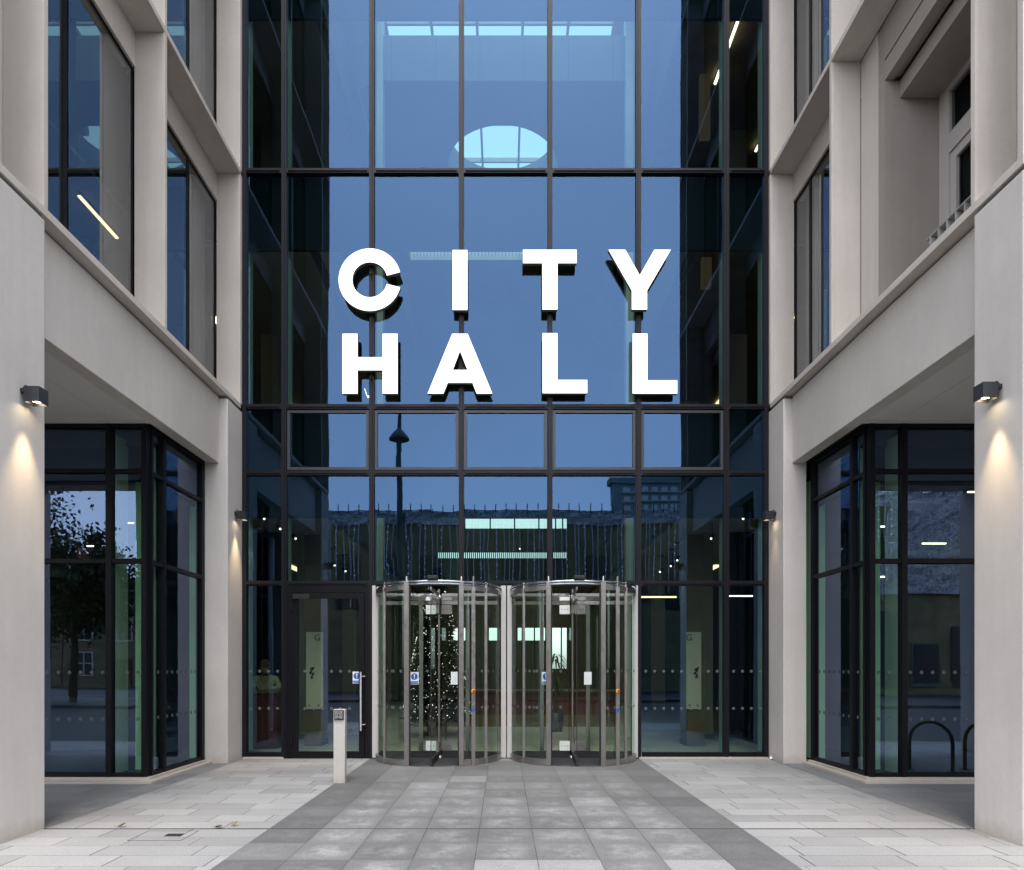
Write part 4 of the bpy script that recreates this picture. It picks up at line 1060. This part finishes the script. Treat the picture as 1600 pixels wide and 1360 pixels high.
# person at the counter: one continuous skinned body, jacket and trousers as clothing
def skin_obj(name, verts, edges, radii, mat, parent, root=0, sub=2):
    me = bpy.data.meshes.new(name)
    off = Vector((0, 0, 0)); p = parent
    while p is not None: off += p.location; p = p.parent
    me.from_pydata([tuple(Vector(v) - off) for v in verts], edges, []); me.materials.append(M[mat])
    o = bpy.data.objects.new(name, me); COL.objects.link(o); o.parent = parent
    o.modifiers.new('skin', 'SKIN')
    if not me.skin_vertices: me.skin_vertices.new(name='')
    for i, rr in enumerate(radii):
        sv = me.skin_vertices[0].data[i]; sv.radius = rr if isinstance(rr, tuple) else (rr, rr); sv.use_root = (i == root)
    ss = o.modifiers.new('sub', 'SUBSURF'); ss.levels = sub; ss.render_levels = sub
    return o
def person(px, Y):
    x = PX(px, Y)
    t = thing('person', (x, Y, 0), 'person in a beige jacket with short hair, leaning on the counter behind the glass', 'person')
    def V(a, b, c): return (x + a, Y + b, c * .945)
    body = [V(0, 0, .95), V(0, -.02, 1.15), V(.01, -.07, 1.36), V(.015, -.12, 1.47), V(.02, -.16, 1.56), V(.02, -.18, 1.68),
            V(-.09, .01, .88), V(-.10, .0, .50), V(-.10, .02, .09), V(-.11, -.12, .05),
            V(.09, .01, .88), V(.10, .0, .50), V(.10, .02, .09), V(.11, -.12, .05),
            V(-.19, -.07, 1.38), V(-.26, -.10, 1.20), V(-.17, -.27, 1.185), V(-.12, -.34, 1.185),
            V(.20, -.08, 1.38), V(.27, -.08, 1.20), V(.16, -.27, 1.185), V(.11, -.34, 1.185)]
    ed = [(0, 1), (1, 2), (2, 3), (3, 4), (4, 5), (0, 6), (6, 7), (7, 8), (8, 9), (0, 10), (10, 11), (11, 12), (12, 13), (2, 14), (14, 15), (15, 16), (16, 17), (2, 18), (18, 19), (19, 20), (20, 21)]
    rd_ = [(.14, .10), (.13, .095), (.15, .10), .055, (.075, .085), (.07, .085), .085, .06, .04, .035, .085, .06, .04, .035, .06, .045, .035, .03, .06, .045, .035, .03]
    skin_obj('body', body, ed, rd_, 'skin', t)
    jk = [V(0, 0, .90), V(0, -.02, 1.15), V(.01, -.07, 1.37), V(.013, -.105, 1.44), V(-.19, -.07, 1.38), V(-.265, -.10, 1.20), V(-.18, -.255, 1.185), V(.20, -.08, 1.38), V(.275, -.08, 1.20), V(.17, -.255, 1.185)]
    skin_obj('jacket', jk, [(0, 1), (1, 2), (2, 3), (2, 4), (4, 5), (5, 6), (2, 7), (7, 8), (8, 9)], [(.165, .125), (.155, .12), (.17, .12), .075, .078, .062, .05, .078, .062, .05], 'jacket', t)
    tr_ = [V(0, 0, .93), V(-.09, .01, .86), V(-.10, .0, .50), V(-.10, .02, .10), V(.09, .01, .86), V(.10, .0, .50), V(.10, .02, .10)]
    skin_obj('trousers', tr_, [(0, 1), (1, 2), (2, 3), (0, 4), (4, 5), (5, 6)], [(.15, .11), .10, .075, .06, .10, .075, .06], 'trouser', t)
    m = MB().lathe([(.001, .125), (.05, .115), (.085, .075), (.098, .02), (.094, -.03), (.08, -.05)], (x + .02, Y - .165, 1.575), 16)
    m.build('hair', 'hair', t)
    m = MB()
    for sg in (-1, 1): m.ball((x + .02 + sg * .088, Y - .175, 1.53), .022, 8)
    m.build('ear', 'skin', t)
    MB().tube([(x + .02, Y - .268, 1.545), (x + .02, Y - .283, 1.505), (x + .02, Y - .265, 1.50)], [.008, .014, .008], 8).build('nose', 'skin', t)
    m = MB()
    for sg in (-1, 1): m.ball((x + .02 + sg * .032, Y - .258, 1.545), .011, 8)
    m.build('eye', 'ink', t)
    MB().tube([(x - .008, Y - .262, 1.470), (x + .02, Y - .268, 1.468), (x + .048, Y - .262, 1.470)], .006, 6).build('mouth', 'maroon', t)
    m = MB()
    for hx, hy, hz in ((-.12, -.35, 1.115), (.11, -.35, 1.115)):
        for k in range(4):
            xx = x + hx - .03 + .02 * k; L = (.065, .075, .072, .055)[k]
            m.tube([(xx, Y + hy, hz), (xx, Y + hy - L * .55, hz + .006), (xx, Y + hy - L, hz - .004)], [.010, .009, .007], 6)
        m.tube([(x + hx + (.035 if hx < 0 else -.035), Y + hy + .02, hz), (x + hx + (.055 if hx < 0 else -.055), Y + hy - .03, hz - .002)], [.011, .008], 6)
    m.build('fingers', 'skin', t)
person(417, 13.45)

# pendants in the left shop, lights in both shops
pd = thing('pendant_lamp', (PX(98, 11.), 11., 2.6), 'large dark dome pendant lamp hanging inside the left corner window', 'pendant lamp')
xq, zq = PX(98, 11.), PZ(905, 11.)
MB().lathe([(.26, 0), (.255, .10), (.21, .22), (.12, .33), (.03, .40), (.03, .44), (.001, .44)], (xq, 11., zq), 24).build('shade', 'charcoal', pd)
MB().tube([(xq, 11., zq + .44), (xq, 11., 4.62)], .008, 6).build('cord', 'rubber', pd)
pd = thing('pendant_lamp', (PX(128, 11.6), 11.6, 2.9), 'small orange pendant shade beside the dark dome lamp', 'pendant lamp')
xq, zq = PX(128, 11.6), PZ(872, 11.6)
MB().lathe([(.075, 0), (.075, .10), (.05, .15), (.015, .17), (.001, .17)], (xq, 11.6, zq), 18).build('shade', 'orange', pd)
MB().tube([(xq, 11.6, zq + .17), (xq, 11.6, 4.62)], .006, 6).build('cord', 'rubber', pd)
for (a, b, py, Y, lb) in ((1478 - 37 + 0, 1478, 849.5, 12.5, 'white strip light inside the right corner window, the longest there'),
                          (1372, 1392, 823, 12.0, 'short white strip light inside the right corner window by the corner post'),
                          (1374, 1393, 901.5, 11.6, 'short warm strip light low inside the right corner window'),
                          (1512, 1530, 769, 11.5, 'white strip light at the edge of the right pier, inside the corner window'),
                          (1466, 1474, 856.5, 14., 'tiny white light inside the right corner window below the longest strip')):
    strip_light([(a, py), (b, py)], Y, Y, .014, 'strip', lb)
for (a, b, py, Y, lb) in ((197, 209, 817.5, 12.3, 'short white strip light inside the left corner window by the corner post'),
                          (136, 146, 853.5, 12.3, 'short warm strip light beside the orange pendant shade'),
                          (285, 291, 856, 13.5, 'small white light inside the left side pane near the end column')):
    strip_light([(a, py), (b, py)], Y, Y, .012, 'strip', lb)

# ------------------------------------------------------------------ the street behind the camera (seen in the glass)
ob_ = thing('opposite_building', (12, -24, 0), 'dark clad building across the street, seen in the glass, its roof edge draped in netting', 'building')
B(-13, 46, -34, -20, -.12, 10.5).build('wall', 'olive', ob_)
B(-13.1, 46.1, -34, -19.9, 10.5, 10.56).build('cornice', 'slate', ob_)
m = MB(); rn = random.Random(11)
nx = 120; vs = []; fs = []
for i in range(nx + 1):
    X = -13 + 59 * i / nx
    for j in range(5):
        vs.append((X, -19.78 + rn.uniform(-.12, .12), 10.5 + .22 * j + rn.uniform(-.05, .05)))
for i in range(nx):
    for j in range(4): a = i * 5 + j; fs.append((a, a + 5, a + 6, a + 1))
m.add(vs, fs); vs = []; fs = []
for i in range(41):
    X = 21.5 + 14 * i / 40
    for j in range(16): vs.append((X, -19.7 + rn.uniform(-.15, .15), 5.6 + 5.4 * j / 15))
for i in range(40):
    for j in range(15): a = i * 16 + j; fs.append((a, a + 16, a + 17, a + 1))
m.add(vs, fs); m.build('roof_net', 'net', ob_)
fc = MB()
for i in range(90): x = -13 + i * .66; fc.tube([(x, -19.7, 11.2), (x, -19.7, 11.75)], .03, 5, False)
fc.build('parapet_stake', 'slate', ob_)
for i in range(10):
    x = 16. + i * 2.3
    wv = B(x, x + 1.7, -19.98, -19.9, .4, 2.9 + (i % 3) * .9).build('window', ['slate', 'maroon', 'slate', 'post_green'][i % 4], ob_)
    B(x + .1, x + 1.6, -19.9, -19.88, .6, 2.8 + (i % 3) * .9).build('pane', ['charcoal', 'slate', 'charcoal', 'wood'][(i * 3) % 4], wv)
for i in range(9):
    x = -10.5 + i * 2.6
    wv = B(x, x + 1.5, -19.98, -19.9, 5.2 + (i % 2) * .4, 8.6).build('window', 'slate', ob_)
    B(x + .08, x + 1.42, -19.9, -19.88, 5.3 + (i % 2) * .4, 8.5).build('pane', 'charcoal', wv)
lc = thing('fairy_light_curtain', (4, -19.5, 4), 'hanging curtain of pale fairy lights on the dark building across the street', 'fairy lights')
m = MB(); bl = MB()
for i in range(95):
    x = -12.6 + i * .37 + rn.uniform(-.12, .12); zb = rn.uniform(5.2, 7.0); sw = rn.uniform(-.12, .12)
    m.tube([(x, -19.5, 10.5), (x + sw, -19.5, (10.5 + zb) / 2), (x + sw * .4, -19.5, zb)], .034, 4, False)
    if i % 3 == 0:
        z = zb
        while z < 10.4:
            bl.ball((x + sw * .6 + rn.uniform(-.03, .03), -19.45, z), .035, 6); z += rn.uniform(.3, .6)
tag(m.build('strand', 'wire', lc), kind='stuff'); tag(bl.build('bulb', 'fairy', lc), kind='stuff')
tw_ = thing('office_tower', (58, -209, 0), 'far office block with rows of pale windows, seen in the upper glass', 'office block')
B(36.6, 80, -212, -207, -.12, 63.4).build('wall', 'tower', tw_)
B(35.6, 80.8, -212.5, -206.2, 63.4, 65.4).build('roof', 'tower', tw_)
for k in range(6):
    z = 62.2 - k * 3.1
    for i in range(12):
        B(40.2 + i * 3.3, 42.3 + i * 3.3, -206.98, -206.9, z - 1.5, z).build('window', 'towerwin', tw_)
    B(39.4, 79.6, -206.95, -206.2, z - 2.15, z - 1.65).build('balcony_band', 'paint', tw_)
lp = thing('lamp_post', (-3.92, -2.9, 0), 'tall dark street lamp post with a conical shade, seen in the glass above', 'lamp post')
MB().tube([(-3.92, -2.9, -.125), (-3.92, -2.9, 5), (-3.90, -2.9, 8), (-3.94, -2.9, 10), (-3.9, -2.9, 11.5)], [.12, .11, .105, .10, .06], 12).build('pole', 'post_green', lp)
MB().lathe([(.40, 0), (.40, .06), (.22, .3), (.10, .42)], (-3.93, -2.9, 10.2), 20).build('lamp_shade', 'post_green', lp)
MB().box(-3.79, -3.68, -2.95, -2.85, 7.0, 7.4).build('control_box', 'post_green', lp)
MB().tube([(-3.92, -2.9, 0), (-3.92, -2.9, .9)], .13, 12).build('base', 'post_green', lp)

def street_tree(x, y, label, h0, r0):
    t = thing('street_tree', (x, y, 0), label, 'tree')
    rn = random.Random(21); tk = MB().tube([(x, y, -.1), (x + .1, y, 2.2), (x, y, 4.2), (x + .2, y, 6.5)], [.18, .15, .12, .06], 10)
    tips = []
    for k in range(13):
        z = rn.uniform(2.6, 6.2); a = rn.uniform(0, 6.28); L = rn.uniform(1.4, 2.9)
        e = (x + L * math.cos(a), y + L * math.sin(a), z + rn.uniform(.6, 2.)); mid = (x + .5 * L * math.cos(a), y + .5 * L * math.sin(a), z + .3)
        tk.tube([(x, y, z - .2), mid, e], [.07, .045, .015], 6); tips += [mid, e]
    tk.build('trunk', 'bark', t)
    m = MB()
    cl = [(Vector(p) + Vector((rn.uniform(-.7, .7), rn.uniform(-.7, .7), rn.uniform(-.3, .8))), rn.uniform(.5, 1.1)) for p in tips for _ in range(3)]
    for k in range(15000):
        c, r_ = rn.choice(cl); d = Vector((rn.gauss(0, 1), rn.gauss(0, 1), rn.gauss(0, .8))) * r_ * .55
        p = c + d; s_ = rn.uniform(.07, .15); u = Vector((rn.uniform(-1, 1), rn.uniform(-1, 1), rn.uniform(-1, 1))).normalized(); v = u.cross(Vector((rn.uniform(-1, 1), rn.uniform(-1, 1), rn.uniform(-1, 1)))).normalized()
        m.add([p - u * s_, p + v * s_ * .5, p + u * s_, p - v * s_ * .5], [(0, 1, 2, 3)])
    m.build('crown', 'leaf', t)
street_tree(-18.9, -11.6, 'leafy broad street tree seen in the left corner window', 9, 3)
for i in range(4):
    xa = -48 + i * 6.3
    hs_ = thing('terraced_house', (xa + 3, -40, 0), ['old stone house with a slate roof, farthest along the row from the camera', 'old stone house in the terrace with white sash windows, next to the farthest', 'old stone house in the terrace seen below the tree in the left corner window', 'old stone house ending the terrace nearest the dark clad building'][i], 'house', 'terrace of stone houses across the street')
    B(xa, xa + 6.2, -45, -36.6, -.12, 6.4).build('wall', 'stone', hs_)
    MB().add([(xa, -36.3, 6.35), (xa + 6.25, -36.3, 6.35), (xa + 6.25, -40.8, 9.), (xa, -40.8, 9.), (xa, -45.3, 6.35), (xa + 6.25, -45.3, 6.35)], [(0, 1, 2, 3), (3, 2, 5, 4), (0, 3, 4), (1, 5, 2)]).build('roof', 'slate', hs_)
    B(xa + 5.2, xa + 6.1, -41.3, -40.4, 8.2, 10.2).build('chimney', 'stone', hs_)
    for (dx_, zz, hh) in ((1.0, 3.6, 1.8), (3.6, 3.6, 1.8), (1.0, .8, 1.9)):
        x = xa + dx_; e = .1
        fr = MB().box(x, x + 1.5, -36.6, -36.5, zz, zz + e).box(x, x + 1.5, -36.6, -36.5, zz + hh - e, zz + hh).box(x, x + e, -36.6, -36.5, zz + e, zz + hh - e).box(x + 1.5 - e, x + 1.5, -36.6, -36.5, zz + e, zz + hh - e)
        fr.box(x + .7, x + .8, -36.6, -36.51, zz + e, zz + hh - e).box(x + e, x + .7, -36.6, -36.52, zz + hh / 2, zz + hh / 2 + .08).box(x + .8, x + 1.5 - e, -36.6, -36.52, zz + hh / 2, zz + hh / 2 + .08)
        wv = fr.build('window', 'paint', hs_); B(x + .1, x + 1.4, -36.59, -36.56, zz + .1, zz + hh - .1).build('pane', 'charcoal', wv)
    dr = B(xa + 3.9, xa + 5.0, -36.65, -36.52, 0, 2.2).build('door', 'maroon', hs_); MB().ball((xa + 4.85, -36.5, 1.0), .05, 8).build('handle', 'chrome', dr)
def cycle_stand(x0, y0, x1, y1, label):
    a, b = Vector((x0, y0, 0)), Vector((x1, y1, 0)); d = (b - a); L = d.length; d.normalize(); hh = .74; rr = min(L / 2, .3)
    pts = [a, a + Vector((0, 0, hh - rr))]
    for k in range(1, 9):
        th = math.pi * k / 9; pts.append(a + d * (L / 2 - L / 2 * math.cos(th)) + Vector((0, 0, hh - rr + rr * math.sin(th))))
    pts += [b + Vector((0, 0, hh - rr)), b]
    t = thing('cycle_stand', tuple((a + b) / 2), label, 'cycle stand', 'steel cycle hoops under the porch')
    MB().tube(pts, .025, 12).build('hoop', 'frame_blk', t)
    MB().lathe([(.06, 0), (.06, .008), (.026, .01)], (x0, y0, .004), 14).lathe([(.06, 0), (.06, .008), (.026, .01)], (x1, y1, .004), 14).build('foot_plate', 'frame', t)
cycle_stand(6.12, 8.12, 6.44, 8.62, 'dark steel cycle hoop reflected in the right corner window')
cycle_stand(6.95, 8.12, 7.27, 8.62, 'dark steel cycle hoop farther under the porch, behind the right pier')

# ------------------------------------------------------------------ render settings
sc.render.engine = 'CYCLES'
cy_ = sc.cycles
cy_.max_bounces = 9; cy_.diffuse_bounces = 3; cy_.glossy_bounces = 5; cy_.transmission_bounces = 4; cy_.transparent_max_bounces = 20
cy_.caustics_reflective = False; cy_.caustics_refractive = False
cy_.sample_clamp_indirect = 6.
cy_.use_denoising = True
try: cy_.denoiser = 'OPENIMAGEDENOISE'
except Exception: pass
sc.view_settings.view_transform = 'Standard'; sc.view_settings.look = 'None'
sc.view_settings.exposure = 1.70; sc.view_settings.gamma = 1.
